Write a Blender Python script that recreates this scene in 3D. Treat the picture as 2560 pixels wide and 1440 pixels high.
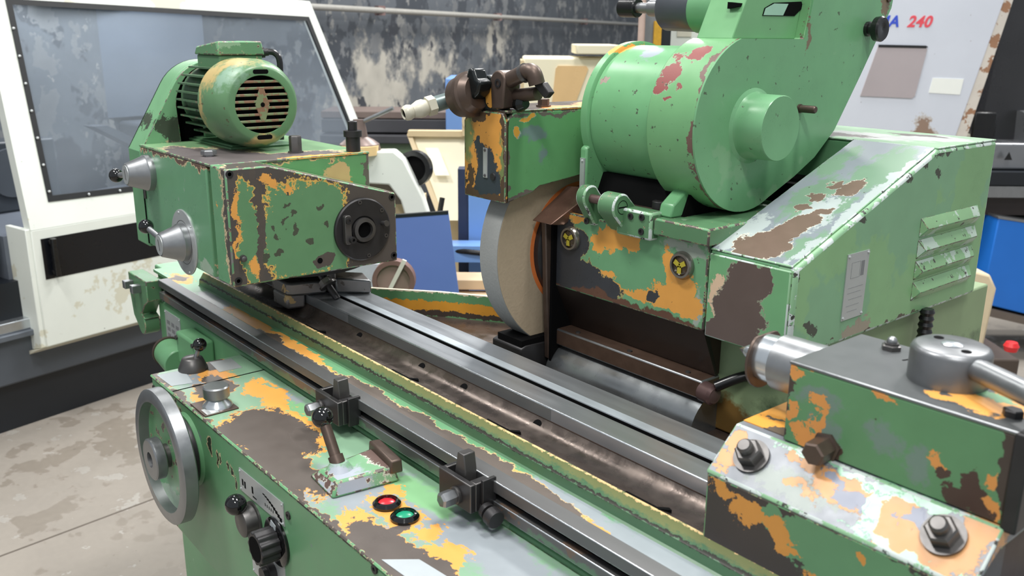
import bpy, bmesh, math, random
from mathutils import Vector, Matrix
random.seed(7)
for o in list(bpy.data.objects): bpy.data.objects.remove(o)
SC = bpy.context.scene
COL = SC.collection

# ------------------------------------------------------------------ camera
# world: X runs along the grinder's table, Y away from the operator, Z up; metres
YAW, PITCH, ROLL = 0.87691793, 0.27458809, 0.00856228
FPX = 2243.55
fw = Vector((-math.sin(YAW)*math.cos(PITCH), math.cos(YAW)*math.cos(PITCH), -math.sin(PITCH)))
rt = fw.cross(Vector((0, 0, 1))).normalized(); up = rt.cross(fw)
r2 = math.cos(ROLL)*rt + math.sin(ROLL)*up; u2 = -math.sin(ROLL)*rt + math.cos(ROLL)*up
cd = bpy.data.cameras.new('camera'); cam = bpy.data.objects.new('camera', cd); COL.objects.link(cam)
M = Matrix((r2, u2, -fw)).transposed().to_4x4(); M.translation = Vector((0, 0, 1.6)); cam.matrix_world = M
cd.sensor_width = 36; cd.lens = FPX/2560*36; cd.clip_start = .05; cd.clip_end = 60
cd.dof.use_dof = True; cd.dof.focus_distance = 1.55; cd.dof.aperture_fstop = 7.0
SC.camera = cam

# ------------------------------------------------------------------ light
SC.view_settings.view_transform = 'Standard'; SC.view_settings.look = 'None'
SC.view_settings.gamma = 1.0; SC.view_settings.use_curve_mapping = False
SC.view_settings.exposure = 0.07
wd = bpy.data.worlds.new('hall_light'); SC.world = wd; wd.use_nodes = True
bg = wd.node_tree.nodes['Background']; bg.inputs[0].default_value = (.86, .93, 1, 1); bg.inputs[1].default_value = .52
def area(name, loc, size, sizey, power, target=None, col=(1, .985, .96)):
    l = bpy.data.lights.new(name, 'AREA'); l.shape = 'RECTANGLE'; l.size = size; l.size_y = sizey
    l.energy = power; l.color = col
    o = bpy.data.objects.new(name, l); COL.objects.link(o); o.location = loc
    if target is not None:
        o.rotation_euler = (Vector(target)-Vector(loc)).to_track_quat('-Z', 'Y').to_euler()
    return o
# rows of ceiling lamps of the shed
area('ceiling_lamp', (-2.3, -.7, 5.0), 1.3, .5, 130)
area('ceiling_lamp', (-.2, 1.2, 5.0), 1.3, .5, 105)
area('ceiling_lamp', (-2.6, 3.4, 5.0), 1.3, .5, 125)
area('ceiling_lamp', (1.6, -1.2, 5.0), 1.3, .5, 130)
area('ceiling_lamp', (-5.2, 1.2, 5.0), 1.3, .5, 170)
area('ceiling_lamp', (-5.2, 5.6, 5.0), 1.3, .5, 220)
area('ceiling_lamp', (-1.2, 6.2, 5.0), 1.3, .5, 200)

# ------------------------------------------------------------------ materials
def S(r, g, b):
    f = lambda c: (c/255/12.92) if c/255 <= .04045 else ((c/255+.055)/1.055)**2.4
    return (f(r), f(g), f(b), 1)
class NB:
    def __init__(s, name):
        s.mat = bpy.data.materials.new(name); s.mat.use_nodes = True; s.nt = s.mat.node_tree
        s.bsdf = s.nt.nodes['Principled BSDF']; s.L = s.nt.links
        s.pos = s.nt.nodes.new('ShaderNodeNewGeometry').outputs['Position']
    def put(s, sock, v):
        if isinstance(v, bpy.types.NodeSocket): s.L.new(v, sock)
        else: sock.default_value = v
    def math(s, op, a, b=0.0, clamp=False):
        n = s.nt.nodes.new('ShaderNodeMath'); n.operation = op; n.use_clamp = clamp
        s.put(n.inputs[0], a); s.put(n.inputs[1], b); return n.outputs[0]
    def mad(s, v, m, a):
        n = s.nt.nodes.new('ShaderNodeVectorMath'); n.operation = 'MULTIPLY_ADD'
        s.put(n.inputs[0], v); s.put(n.inputs[1], m); s.put(n.inputs[2], a); return n.outputs[0]
    def length(s, v):
        n = s.nt.nodes.new('ShaderNodeVectorMath'); n.operation = 'LENGTH'; s.put(n.inputs[0], v); return n.outputs['Value']
    def noise(s, scale, detail=4, rough=.55, vec=None, off=0, stretch=None):
        n = s.nt.nodes.new('ShaderNodeTexNoise'); n.inputs['Scale'].default_value = scale
        n.inputs['Detail'].default_value = detail; n.inputs['Roughness'].default_value = rough
        v = vec or s.pos
        if off or stretch: v = s.mad(v, stretch or (1, 1, 1), (off, off*.7, -off))
        s.put(n.inputs['Vector'], v); return n.outputs['Fac']
    def step(s, v, e0, e1):
        n = s.nt.nodes.new('ShaderNodeMapRange'); n.clamp = True
        s.put(n.inputs[0], v); n.inputs[1].default_value = e0; n.inputs[2].default_value = e1; return n.outputs[0]
    def mix(s, f, a, b, t='RGBA'):
        n = s.nt.nodes.new('ShaderNodeMix'); n.data_type = t
        i = (6, 7, 2) if t == 'RGBA' else (2, 3, 0)
        s.put(n.inputs[0], f); s.put(n.inputs[i[0]], a); s.put(n.inputs[i[1]], b); return n.outputs[i[2]]
    def bump(s, h, strength=.3, dist=.002, normal=None):
        n = s.nt.nodes.new('ShaderNodeBump'); n.inputs['Strength'].default_value = strength; n.inputs['Distance'].default_value = dist
        s.put(n.inputs['Height'], h)
        if normal is not None: s.put(n.inputs['Normal'], normal)
        return n.outputs[0]
MATS = {}
def plain(name, col, rough=.5, metal=0.0, var=.12, nscale=30, bump=.08, rvar=.12, stretch=None, spec=.5, emit=None, coat=0):
    if name in MATS: return MATS[name]
    b = NB(name); MATS[name] = b.mat
    n = b.noise(nscale, 5, stretch=stretch); n2 = b.noise(nscale*.17, 3, off=3.1)
    v = b.math('ADD', b.math('MULTIPLY', b.math('SUBTRACT', n, .5), var*2), b.math('MULTIPLY', b.math('SUBTRACT', n2, .5), var*1.6))
    k = b.math('ADD', 1.0, v)
    c = b.nt.nodes.new('ShaderNodeVectorMath'); c.operation = 'SCALE'; c.inputs[0].default_value = col[:3]; b.put(c.inputs['Scale'], k)
    b.L.new(c.outputs[0], b.bsdf.inputs['Base Color'])
    b.put(b.bsdf.inputs['Roughness'], b.math('ADD', rough, b.math('MULTIPLY', b.math('SUBTRACT', n, .5), rvar*2), True))
    b.bsdf.inputs['Metallic'].default_value = metal; b.bsdf.inputs['Specular IOR Level'].default_value = spec
    if coat: b.bsdf.inputs['Coat Weight'].default_value = coat
    if bump: b.L.new(b.bump(n, bump, .002), b.bsdf.inputs['Normal'])
    if emit: b.bsdf.inputs['Emission Color'].default_value = emit[:4]; b.bsdf.inputs['Emission Strength'].default_value = emit[4]
    return b.mat
def worn(name, base, layers, nscale=28, var=.10, warp=1.0):
    """painted / stripped surface. base=(colour,rough,metal); layer=dict(col,rough,metal,blobs,amp,scale,rim,rimw,stretch,speck)
    blobs=((cx,cy,cz),(rx,ry,rz)) in metres; each layer shows inside its blobs with a ragged outline"""
    if name in MATS: return MATS[name]
    b = NB(name); MATS[name] = b.mat
    n = b.noise(nscale, 5); big = b.noise(4.0, 3, off=5.3)
    def ncol(scale, detail):
        t = b.nt.nodes.new('ShaderNodeTexNoise'); t.inputs['Scale'].default_value = scale; t.inputs['Detail'].default_value = detail; t.inputs['Roughness'].default_value = .6
        b.put(t.inputs['Vector'], b.pos); return t.outputs['Color']
    W = warp
    wpos = b.mad(ncol(17/W, 2), (.05*W,)*3, b.mad(ncol(70/W, 4), (.024*W,)*3, b.mad(b.pos, (1, 1, 1), (-.037*W,)*3)))
    col, rough, metal = base[0], base[1], base[2]
    hgt = 1.0
    for i, l in enumerate(layers):
        amp = l.get('amp', .9)
        if 'speck' in l: rag = b.noise(l.get('scale', 38), 5, .62, off=1.7*i+.9, stretch=l.get('stretch'))
        else:
            rag = b.math('ADD', b.math('MULTIPLY', b.noise(l.get('scale', 38), 4, .6, off=1.7*i+.9, stretch=l.get('stretch')), .45), b.math('MULTIPLY', b.noise(l.get('scale', 38)*4.6/warp, 5, .72, off=2.3*i+.4, stretch=l.get('stretch')), .55))
        if 'speck' in l:                       # scattered small chips
            f = b.math('SUBTRACT', rag, l['speck'])
            w0, w1 = 0.0, .015
            f2 = b.math('SUBTRACT', big, l.get('where', .0)) if 'where' in l else None
            m = b.step(f, w0, w1)
            if f2 is not None: m = b.math('MULTIPLY', m, b.step(f2, 0, .05))
            rimm = b.step(f, -l.get('rimw', .012), -l.get('rimw', .012)+.01)
            if f2 is not None: rimm = b.math('MULTIPLY', rimm, b.step(f2, 0, .05))
        else:
            d = None
            for (c, r) in l['blobs']:
                v = b.mad(wpos, (1/r[0], 1/r[1], 1/r[2]), (-c[0]/r[0], -c[1]/r[1], -c[2]/r[2]))
                q = b.length(v)
                d = q if d is None else b.math('MINIMUM', d, q)
            f = b.math('ADD', b.math('SUBTRACT', 1.0, d), b.math('MULTIPLY', b.math('SUBTRACT', rag, .5), amp*2))
            s = l.get('soft', .03)
            m = b.step(f, 0, s); rw = l.get('rimw', .14); rimm = b.step(f, -rw, -rw+s)
        if l.get('rim') is not None:
            col = b.mix(rimm, col, l['rim'])
            rough = b.mix(rimm, rough, .5, 'FLOAT'); metal = b.mix(rimm, metal, 0.0, 'FLOAT')
        col = b.mix(m, col, l['col']); rough = b.mix(m, rough, l.get('rough', .45), 'FLOAT'); metal = b.mix(m, metal, l.get('metal', 0.0), 'FLOAT')
        if l.get('deep', 1): hgt = b.math('SUBTRACT', hgt, b.math('MULTIPLY', m, .5))
    k = b.math('ADD', 1.0, b.math('ADD', b.math('MULTIPLY', b.math('SUBTRACT', n, .5), var*2), b.math('MULTIPLY', b.math('SUBTRACT', big, .5), var*2.4)))
    c = b.nt.nodes.new('ShaderNodeVectorMath'); c.operation = 'SCALE'; b.put(c.inputs[0], col); b.put(c.inputs['Scale'], k)
    b.L.new(c.outputs[0], b.bsdf.inputs['Base Color'])
    b.put(b.bsdf.inputs['Roughness'], b.math('ADD', rough, b.math('MULTIPLY', b.math('SUBTRACT', n, .5), .2), True)); b.put(b.bsdf.inputs['Metallic'], metal)
    h = b.math('ADD', hgt, b.math('MULTIPLY', n, .12))
    b.L.new(b.bump(h, .35, .0012), b.bsdf.inputs['Normal'])
    return b.mat

GREEN = S(100, 150, 108); GREEN2 = S(84, 124, 88); LGREEN = S(132, 172, 134); ORANGE = S(222, 158, 78); BROWN = S(98, 90, 85); DBROWN = S(66, 56, 50)
GREYF = S(152, 158, 170); NAVY = S(52, 58, 66); PALE = S(196, 176, 140); RED = S(158, 84, 80); CREAMP = S(206, 178, 148)
g0 = (GREEN, .38, 0.0)
B_ = dict(col=BROWN, rough=.42, metal=.35)
steel = plain('ground_steel', S(176, 180, 184), .34, .85, .07, 60, .03, .1, (.12, 1, 1))
brightsteel = plain('bright_steel', S(205, 210, 214), .24, .9, .05, 80, .02, .08)
satin = plain('satin_steel', S(150, 152, 154), .36, .85, .10, 70, .04)
darksteel = plain('dark_steel', S(96, 94, 93), .40, .75, .16, 55, .08)
blacksteel = plain('black_oxide_steel', S(58, 57, 58), .42, .6, .16, 50, .08)
brownsteel = plain('oiled_brown_steel', S(92, 78, 70), .42, .6, .25, 42, .12)
darkbrown = plain('oil_stained_casting', S(66, 50, 42), .48, .25, .35, 26, .15)
deep = plain('dark_gap', S(9, 9, 10), .9, 0, .1, spec=.1)  # near-black: shade of bores and gaps put into colour; also engraved marks
blackgloss = plain('black_bakelite', S(12, 12, 13), .08, 0, .02, 30, 0, .02, coat=.4)
blackplastic = plain('black_plastic', S(22, 22, 23), .28, 0, .05)
greenp = worn('green_paint', g0, [dict(col=DBROWN, speck=.70, scale=120, where=.5), dict(col=LGREEN, speck=.66, scale=14, rough=.35, where=.4, deep=0)])
greenp_dark = worn('green_casting_paint', (GREEN2, .42, 0), [dict(col=DBROWN, speck=.66, scale=70, rim=PALE), dict(col=S(120, 150, 120), speck=.62, scale=12, deep=0)])
edgewear = worn('worn_edge', (BROWN, .4, .4), [dict(col=GREEN, speck=.50, scale=60, rim=PALE), dict(col=S(150, 150, 148), speck=.62, scale=40, metal=.7)])
edgelight = worn('rubbed_paint_edge', (LGREEN, .35, 0), [dict(col=S(190, 200, 196), speck=.5, scale=30), dict(col=S(60, 60, 56), speck=.6, scale=70)])
alu = plain('engraved_aluminium', S(186, 190, 190), .38, .5, .06, 90, .03)
tape = plain('pale_masking_tape', S(166, 173, 176), .55, 0, .06, 60, .1)
brass = plain('yellow_brass', S(190, 176, 60), .35, .3)

# ------------------------------------------------------------------ mesh helpers
class B:
    def __init__(s): s.v = []; s.f = []
    def add(s, vs, fs):
        o = len(s.v); s.v += [Vector(v) for v in vs]; s.f += [tuple(i+o for i in f) for f in fs]; return s
    def box(s, x0, x1, y0, y1, z0, z1):
        return s.add([(x0,y0,z0),(x1,y0,z0),(x1,y1,z0),(x0,y1,z0),(x0,y0,z1),(x1,y0,z1),(x1,y1,z1),(x0,y1,z1)],
                     [(0,3,2,1),(4,5,6,7),(0,1,5,4),(1,2,6,5),(2,3,7,6),(3,0,4,7)])
    def prism(s, pts, ax, a0, a1):
        n = len(pts)
        mk = {'x': lambda p, a: (a, p[0], p[1]), 'y': lambda p, a: (p[0], a, p[1]), 'z': lambda p, a: (p[0], p[1], a)}[ax]
        return s.add([mk(p, a0) for p in pts]+[mk(p, a1) for p in pts],
                     [tuple(range(n))[::-1], tuple(range(n, 2*n))]+[(i, (i+1) % n, n+(i+1) % n, n+i) for i in range(n)])
    def hexa(s, q0, q1):   # loft of two equal polygons in 3D
        n = len(q0)
        return s.add(list(q0)+list(q1), [tuple(range(n))[::-1], tuple(range(n, 2*n))]+[(i, (i+1) % n, n+(i+1) % n, n+i) for i in range(n)])
    def rev(s, p, d, prof, n=32, a0=0.0):   # profile of (t, r) along axis d from p
        d = Vector(d).normalized(); p = Vector(p)
        a = d.orthogonal().normalized()
        if abs(d.z) < .9: a = d.cross(Vector((0, 0, 1))).normalized()
        c = d.cross(a); vs = []; fs = []; rings = []
        for (t, r) in prof:
            if r <= 1e-6: rings.append([len(vs)]); vs.append(p+d*t)
            else:
                rings.append(list(range(len(vs), len(vs)+n)))
                for i in range(n):
                    th = 2*math.pi*i/n+a0; vs.append(p+d*t+a*(r*math.cos(th))+c*(r*math.sin(th)))
        for A, Bq in zip(rings, rings[1:]):
            for i in range(n):
                j = (i+1) % n
                if len(A) == 1 and len(Bq) == 1: continue
                if len(A) == 1: fs.append((A[0], Bq[j], Bq[i]))
                elif len(Bq) == 1: fs.append((A[i], A[j], Bq[0]))
                else: fs.append((A[i], A[j], Bq[j], Bq[i]))
        if len(rings[0]) > 1: fs.append(tuple(rings[0])[::-1])
        if len(rings[-1]) > 1: fs.append(tuple(rings[-1]))
        return s.add(vs, fs)
    def cyl(s, p0, p1, r0, r1=None, n=28):
        p0 = Vector(p0); p1 = Vector(p1); L = (p1-p0).length
        return s.rev(p0, p1-p0, [(0, r0), (L, r0 if r1 is None else r1)], n)
    def ring(s, p, d, ri, ro, L, n=40):   # tube with wall
        d = Vector(d).normalized(); p = Vector(p)
        prof = [(0, ri), (0, ro), (L, ro), (L, ri), (0, ri)]
        a = d.orthogonal().normalized()
        if abs(d.z) < .9: a = d.cross(Vector((0, 0, 1))).normalized()
        c = d.cross(a); vs = []; fs = []
        for (t, r) in prof[:4]:
            for i in range(n):
                th = 2*math.pi*i/n; vs.append(p+d*t+a*(r*math.cos(th))+c*(r*math.sin(th)))
        for k in range(4):
            for i in range(n):
                j = (i+1) % n; k2 = (k+1) % 4
                fs.append((k*n+i, k*n+j, k2*n+j, k2*n+i))
        return s.add(vs, fs)
    def sph(s, c, r, n=20):
        m = n//2
        return s.rev(Vector(c)-Vector((0, 0, r)), (0, 0, 1), [(r-r*math.cos(math.pi*i/m), r*math.sin(math.pi*i/m)) for i in range(m+1)], n)
    def hexn(s, p, d, af, L, dome=0):  # hexagon across flats af
        R = af/math.sqrt(3); pr = [(0, R), (L, R)]
        if dome: pr = [(0, R), (L-dome, R), (L, R*.86)]
        return s.rev(p, d, pr, 6, .3)
    def tube(s, path, r, n=12):
        pts = [Vector(p) for p in path]; vs = []; fs = []
        t0 = (pts[1]-pts[0]).normalized(); a = t0.orthogonal().normalized()
        for i, p in enumerate(pts):
            t = (pts[min(i+1, len(pts)-1)]-pts[max(i-1, 0)]).normalized()
            a = (a-t*a.dot(t)).normalized(); c = t.cross(a)
            rr = r[i] if isinstance(r, (list, tuple)) else r
            for k in range(n):
                th = 2*math.pi*k/n; vs.append(p+a*(rr*math.cos(th))+c*(rr*math.sin(th)))
        for i in range(len(pts)-1):
            for k in range(n):
                j = (k+1) % n; fs.append((i*n+k, i*n+j, (i+1)*n+j, (i+1)*n+k))
        fs.append(tuple(range(n))[::-1]); fs.append(tuple(range((len(pts)-1)*n, len(pts)*n)))
        return s.add(vs, fs)
def arc(cx, cy, r, a0, a1, n):
    return [(cx+r*math.cos(math.radians(a0+(a1-a0)*i/n)), cy+r*math.sin(math.radians(a0+(a1-a0)*i/n))) for i in range(n+1)]
def rrect(x0, x1, y0, y1, r, n=4):
    return arc(x1-r, y1-r, r, 0, 90, n)+arc(x0+r, y1-r, r, 90, 180, n)+arc(x0+r, y0+r, r, 180, 270, n)+arc(x1-r, y0+r, r, 270, 360, n)
def smooth_path(pts, n=6):
    P = [Vector(p) for p in pts]; out = []
    for i in range(len(P)-1):
        p0 = P[max(i-1, 0)]; p1 = P[i]; p2 = P[i+1]; p3 = P[min(i+2, len(P)-1)]
        for k in range(n):
            t = k/n
            out.append(.5*((2*p1)+(p2-p0)*t+(2*p0-5*p1+4*p2-p3)*t*t+(3*p1-p0-3*p2+p3)*t**3))
    out.append(P[-1]); return out
def root_loc(o):
    v = Vector((0, 0, 0))
    while o is not None: v = v+o.location; o = o.parent
    return v
def obj(name, b, mat, parent=None, bevel=0.0, edge=None, seg=2, local=False, angle=35, flat=False):
    """one mesh object; vertices are world coordinates unless local"""
    me = bpy.data.meshes.new(name)
    off = Vector((0, 0, 0)) if (local or parent is None) else root_loc(parent)
    me.from_pydata([v-off for v in b.v], [], b.f)
    bm = bmesh.new(); bm.from_mesh(me); bmesh.ops.recalc_face_normals(bm, faces=bm.faces); bm.to_mesh(me); bm.free()
    me.materials.append(mat)
    if edge: me.materials.append(edge)
    if not flat:
        for p in me.polygons: p.use_smooth = True
        me.set_sharp_from_angle(angle=math.radians(angle))
    o = bpy.data.objects.new(name, me); COL.objects.link(o); o.parent = parent
    if bevel:
        m = o.modifiers.new('edge', 'BEVEL'); m.width = bevel; m.segments = seg; m.limit_method = 'ANGLE'; m.angle_limit = math.radians(40)
        m.harden_normals = False
        if edge: m.material = 1
    return o
def thing(name, label, cat, loc, rotz=0.0, group=None):
    o = bpy.data.objects.new(name, None); COL.objects.link(o); o.empty_display_size = .05
    o.location = loc; o.rotation_euler = (0, 0, rotz); o['label'] = label; o['category'] = cat
    if group: o['group'] = group
    return o
def solo(name, b, mat, label, cat, loc, **k):
    group = k.pop('group', None)
    o = obj(name, B().add([v-Vector(loc) for v in b.v], b.f), mat, None, local=True, **k)
    o.location = loc; o['label'] = label; o['category'] = cat
    if group: o['group'] = group
    return o
def struct(name, b, mat, **k):
    o = obj(name, b, mat, None, local=True, **k); o['kind'] = 'structure'; return o
def screw(parent, p, d, r=.0045, name='screw', mat=None):
    d = Vector(d).normalized(); p = Vector(p)
    o = obj(name, B().ring(p-d*.0005, d, r*.5, r, .0025, 14).cyl(p-d*.0005, p+d*.0008, r*.55, n=10), mat or blacksteel, parent)
    return o
# ------------------------------------------------------------------ the hall
concrete = worn('concrete_floor', (S(140, 133, 124), .75, 0), [dict(col=S(130, 122, 112), speck=.56, scale=5, deep=0), dict(col=S(154, 149, 142), speck=.62, scale=9, deep=0), dict(col=S(104, 96, 88), speck=.72, scale=22, deep=0)], 40, .10)
struct('floor', B().box(-26, 10, -6, 32, -.12, 0), concrete)
for (a, b_) in (((-2.93, .20), (-3.03, .95)),):   # expansion joint in the slab
    a = Vector(a); b_ = Vector(b_); d = (b_-a).normalized(); n = Vector((-d.y, d.x))*.004
    p0 = a-d*2.5; p1 = b_+d*5
    jb = B().hexa([(p0.x+n.x, p0.y+n.y, -.01), (p1.x+n.x, p1.y+n.y, -.01), (p1.x-n.x, p1.y-n.y, -.01), (p0.x-n.x, p0.y-n.y, -.01)],
                  [(p0.x+n.x, p0.y+n.y, .001), (p1.x+n.x, p1.y+n.y, .001), (p1.x-n.x, p1.y-n.y, .001), (p0.x-n.x, p0.y-n.y, .001)])
    jo = obj('floor_joint', jb, plain('dirty_joint', S(96, 88, 80), .9), bpy.data.objects['floor'], local=True)
wallm = worn('peeling_dark_wall_paint', (S(84, 89, 95), .8, 0), [
    dict(col=S(60, 64, 70), speck=.52, scale=2.1, deep=0), dict(col=S(104, 106, 108), speck=.56, scale=4.5, deep=0), dict(col=S(126, 126, 124), speck=.62, scale=7, deep=0),
    dict(col=S(168, 164, 154), scale=4.5, amp=3.2, soft=.4, rim=S(120, 120, 118), rimw=.35, blobs=[((-6.35, 3.9, 1.15), (.4, .45, .30)), ((-6.7, 4.8, 1.35), (.3, .45, .16)), ((-7.5, 6.0, 1.55), (.25, .3, .2)), ((-6.1, 3.5, .95), (.3, .3, .3))]),
    dict(col=S(58, 60, 66), speck=.60, scale=3.4, deep=0)], 9, .16, 5.0)
WU = Vector((-.468, .884, 0)); WN = Vector((.884, .468, 0)); WO = Vector((-7.69, 6.39, 0))
def wp(u, w, z): return WO+WU*u+WN*w+Vector((0, 0, z))
struct('wall_back', B().hexa([wp(-9, 0, 0), wp(24, 0, 0), wp(24, -.3, 0), wp(-9, -.3, 0)], [wp(-9, 0, 5.4), wp(24, 0, 5.4), wp(24, -.3, 5.4), wp(-9, -.3, 5.4)]), wallm)
pipe = thing('conduit_pipe', 'thin pale conduit pipe running along the dark peeling wall', 'pipe', wp(-1.5, .08, 1.78))
obj('pipe_run', B().cyl(wp(-6, .09, 1.775), wp(20, .09, 1.775), .022, n=12), plain('painted_conduit', S(150, 148, 142), .5), pipe)
for u in (-2.9, -.6, 2.2, 5.0): obj('pipe_clip', B().box(-.03, .03, -.03, .03, -.035, .035).add([], []), plain('clip', S(120, 96, 92), .6), pipe, local=True).location = wp(u, .07, 1.775)-pipe.location

# ------------------------------------------------------------------ grinder bed and control apron
bed = thing('grinder_bed', 'green cast base of the grinder with front control apron', 'machine base', (-1.0, 1.1, 0))
obj('bed_casting', B().prism([(-2.235, .699), (.35, .699), (.35, 1.0), (-.66, 1.0), (-.66, 1.72), (-1.30, 1.72), (-1.30, 1.40), (-1.42, 1.21), (-1.57, 1.11), (-1.75, .97), (-2.235, .97)], 'z', 0, .955), greenp, bed, .006)
obj('apron_box', B().box(-1.728, .35, .513, .698, .64, .9455), worn('apron_paint', (S(98, 146, 106), .34, 0), [
    dict(col=S(112, 128, 126), speck=.64, scale=9, deep=0, rough=.3),
    dict(col=S(44, 50, 40), scale=90, amp=.7, rim=PALE, rimw=.25, blobs=[((-1.45, .513, .905), (.010, 9, .016)), ((-1.41, .513, .89), (.006, 9, .012)), ((-1.395, .513, .893), (.005, 9, .010)), ((-1.36, .513, .895), (.004, 9, .008)), ((-1.345, .513, .89), (.004, 9, .009)), ((-1.335, .513, .875), (.004, 9, .007)), ((-1.60, .513, .93), (.005, 9, .010)), ((-1.575, .513, .915), (.005, 9, .008)), ((-1.70, .513, .66), (.006, 9, .010)), ((-1.66, .513, .65), (.008, 9, .008))]),
    dict(col=DBROWN, speck=.71, scale=110, where=.5)]), bed, .004, edgewear)
zT = .95
paneltop = worn('panel_top_wear', (S(126, 160, 132), .36, 0), [
    dict(col=S(142, 149, 154), amp=1.3, scale=14, rough=.34, soft=.35, deep=0, blobs=[((-1.06, .60, zT), (.14, .07, 1)), ((-.80, .64, zT), (.20, .06, 1)), ((-1.42, .66, zT), (.12, .04, 1)), ((-1.62, .58, zT), (.08, .05, 1)), ((-.6, .62, zT), (.2, .06, 1)), ((-1.14, .53, zT), (.10, .025, 1))]),
    dict(col=S(124, 172, 124), amp=1.0, scale=12, soft=.3, deep=0, blobs=[((-1.02, .655, zT), (.11, .025, 1)), ((-1.36, .655, zT), (.10, .03, 1)), ((-.73, .57, zT), (.06, .03, 1))]),
    dict(col=ORANGE, rough=.45, amp=1.6, scale=26, stretch=(.6, 1, 1), blobs=[((-1.505, .652, zT), (.075, .030, 1)), ((-1.44, .640, zT), (.045, .022, 1)), ((-1.55, .548, zT), (.040, .018, 1)), ((-1.265, .615, zT), (.055, .024, 1)), ((-1.405, .545, zT), (.022, .018, 1)), ((-.98, .545, zT), (.050, .024, 1)), ((-1.03, .640, zT), (.02, .018, 1)), ((-.90, .61, zT), (.020, .022, 1)), ((-.84, .585, zT), (.035, .035, 1)), ((-1.655, .61, zT), (.05, .035, 1)), ((-1.0, .60, zT), (.036, .026, 1)), ((-.955, .60, zT), (.036, .026, 1)), ((-.62, .54, zT), (.03, .03, 1)), ((-1.34, .650, zT), (.05, .012, 1))]),
    dict(col=S(96, 88, 83), rough=.42, metal=.25, amp=.75, scale=20, rim=ORANGE, rimw=.06, blobs=[((-1.33, .590, zT), (.115, .055, 1)), ((-1.21, .545, zT), (.13, .035, 1)), ((-1.36, .535, zT), (.06, .025, 1)), ((-.875, .545, zT), (.115, .038, 1)), ((-1.60, .600, zT), (.06, .018, 1)), ((-1.575, .56, zT), (.035, .018, 1)), ((-.72, .53, zT), (.08, .03, 1)), ((-.935, .555, zT), (.015, .05, 1)), ((-1.70, .63, zT), (.03, .03, 1)), ((-1.72, .525, zT), (.08, .006, 1)), ((-1.3, .513, zT), (.6, .008, 1)), ((-.6, .513, zT), (.6, .008, 1))]),
    ], 30, .08)
obj('apron_top', B().box(-1.730, .35, .511, .699, .9445, zT), paneltop, bed, .003, edgewear)
obj('top_seam', B().box(-1.615, -1.612, .515, .698, zT, zT+.0006), deep, bed)
# labels stuck on the top
obj('tape_label', B().prism([(-1.715, .520), (-1.640, .522), (-1.632, .560), (-1.712, .572)], 'z', zT, zT+.0008), tape, bed)['label'] = 'pale tape label on the corner of the apron top'
obj('tape_label', B().prism([(-.885, .522), (-.80, .527), (-.745, .55), (-.80, .566), (-.855, .560)], 'z', zT, zT+.0008), tape, bed)
obj('steel_label', B().prism([(-1.72, .628), (-1.655, .622), (-1.652, .668), (-1.715, .672)], 'z', zT, zT+.001), alu, bed)
# engraved plates on the front
def plate(parent, x0, x1, z0, z1, y, slope=0.0, name='engraved_plate'):
    p = obj(name, B().add([(x0, y, z0), (x1, y, z0+slope), (x1, y, z1+slope), (x0, y, z1), (x0, y-.0015, z0), (x1, y-.0015, z0+slope), (x1, y-.0015, z1+slope), (x0, y-.0015, z1)],
        [(0,3,2,1),(4,5,6,7),(0,1,5,4),(1,2,6,5),(2,3,7,6),(3,0,4,7)]), alu, parent)
    for (x, z) in ((x0+.004, z0+.004), (x1-.004, z0+.004+slope), (x0+.004, z1-.004), (x1-.004, z1-.004+slope)):
        obj('rivet', B().sph((x, y-.0015, z), .0022, 8), alu, p)
    return p
p1 = plate(bed, -1.312, -1.150, .874, .914, .513, .005)
obj('engraving', B().box(-1.302, -1.297, .5112, .5116, .887, .898).box(-1.293, -1.288, .5112, .5116, .885, .897).box(-1.264, -1.259, .5112, .5116, .888, .900).box(-1.262, -1.248, .5112, .5116, .882, .884), deep, p1)
ag = B()
for i in range(9):   # speed range wedge
    x = -1.222+i*.0072; ag.box(x, x+.0074, .5112, .5116, .904-i*.0014-.0004*i*i*.4, .906-i*.0010-.0004*i*i*.4+.0002*i)
obj('range_wedge', ag, deep, p1)
tg = B()
for i in range(5): tg.box(-1.216+i*.007, -1.214+i*.007, .5112, .5116, .886, .891)
obj('scale_figures', tg, deep, p1)
p2 = plate(bed, -1.285, -1.160, .735, .812, .513, 0)
obj('engraving', B().hexa([(-1.275, .5113, .806), (-1.269, .5113, .806), (-1.257, .5113, .785), (-1.263, .5113, .785)], [(-1.275, .5109, .806), (-1.269, .5109, .806), (-1.257, .5109, .785), (-1.263, .5109, .785)]), blacksteel, p2)
sf = B()
for i in range(4): sf.box(-1.274+i*.006, -1.271+i*.006, .511, .5115, .770, .777)
obj('scale_figures', sf, deep, p2)
for (x, z) in ((-1.715, .925), (-1.135, .905), (-.886, .940), (-1.59, .80), (-1.02, .80)): obj('socket_screw', B().ring((x, .5135, z), (0, -1, 0), .003, .0065, .003, 14), blacksteel, bed)
# plates and controls on the bed wall below the table
wl = plate(bed, -2.187, -2.083, .842, .938, .699)
gg = B()
for i in range(3):
    for j in range(4): gg.box(-2.175+i*.03, -2.155+i*.03, .6972, .6976, .905-j*.017, .915-j*.017)
obj('table_print', gg, plain('print_grey', S(110, 112, 114), .6), wl)

def ballknob(parent, c, r):
    return obj('ball_knob', B().sph(c, r, 28), blackgloss, parent)
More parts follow.
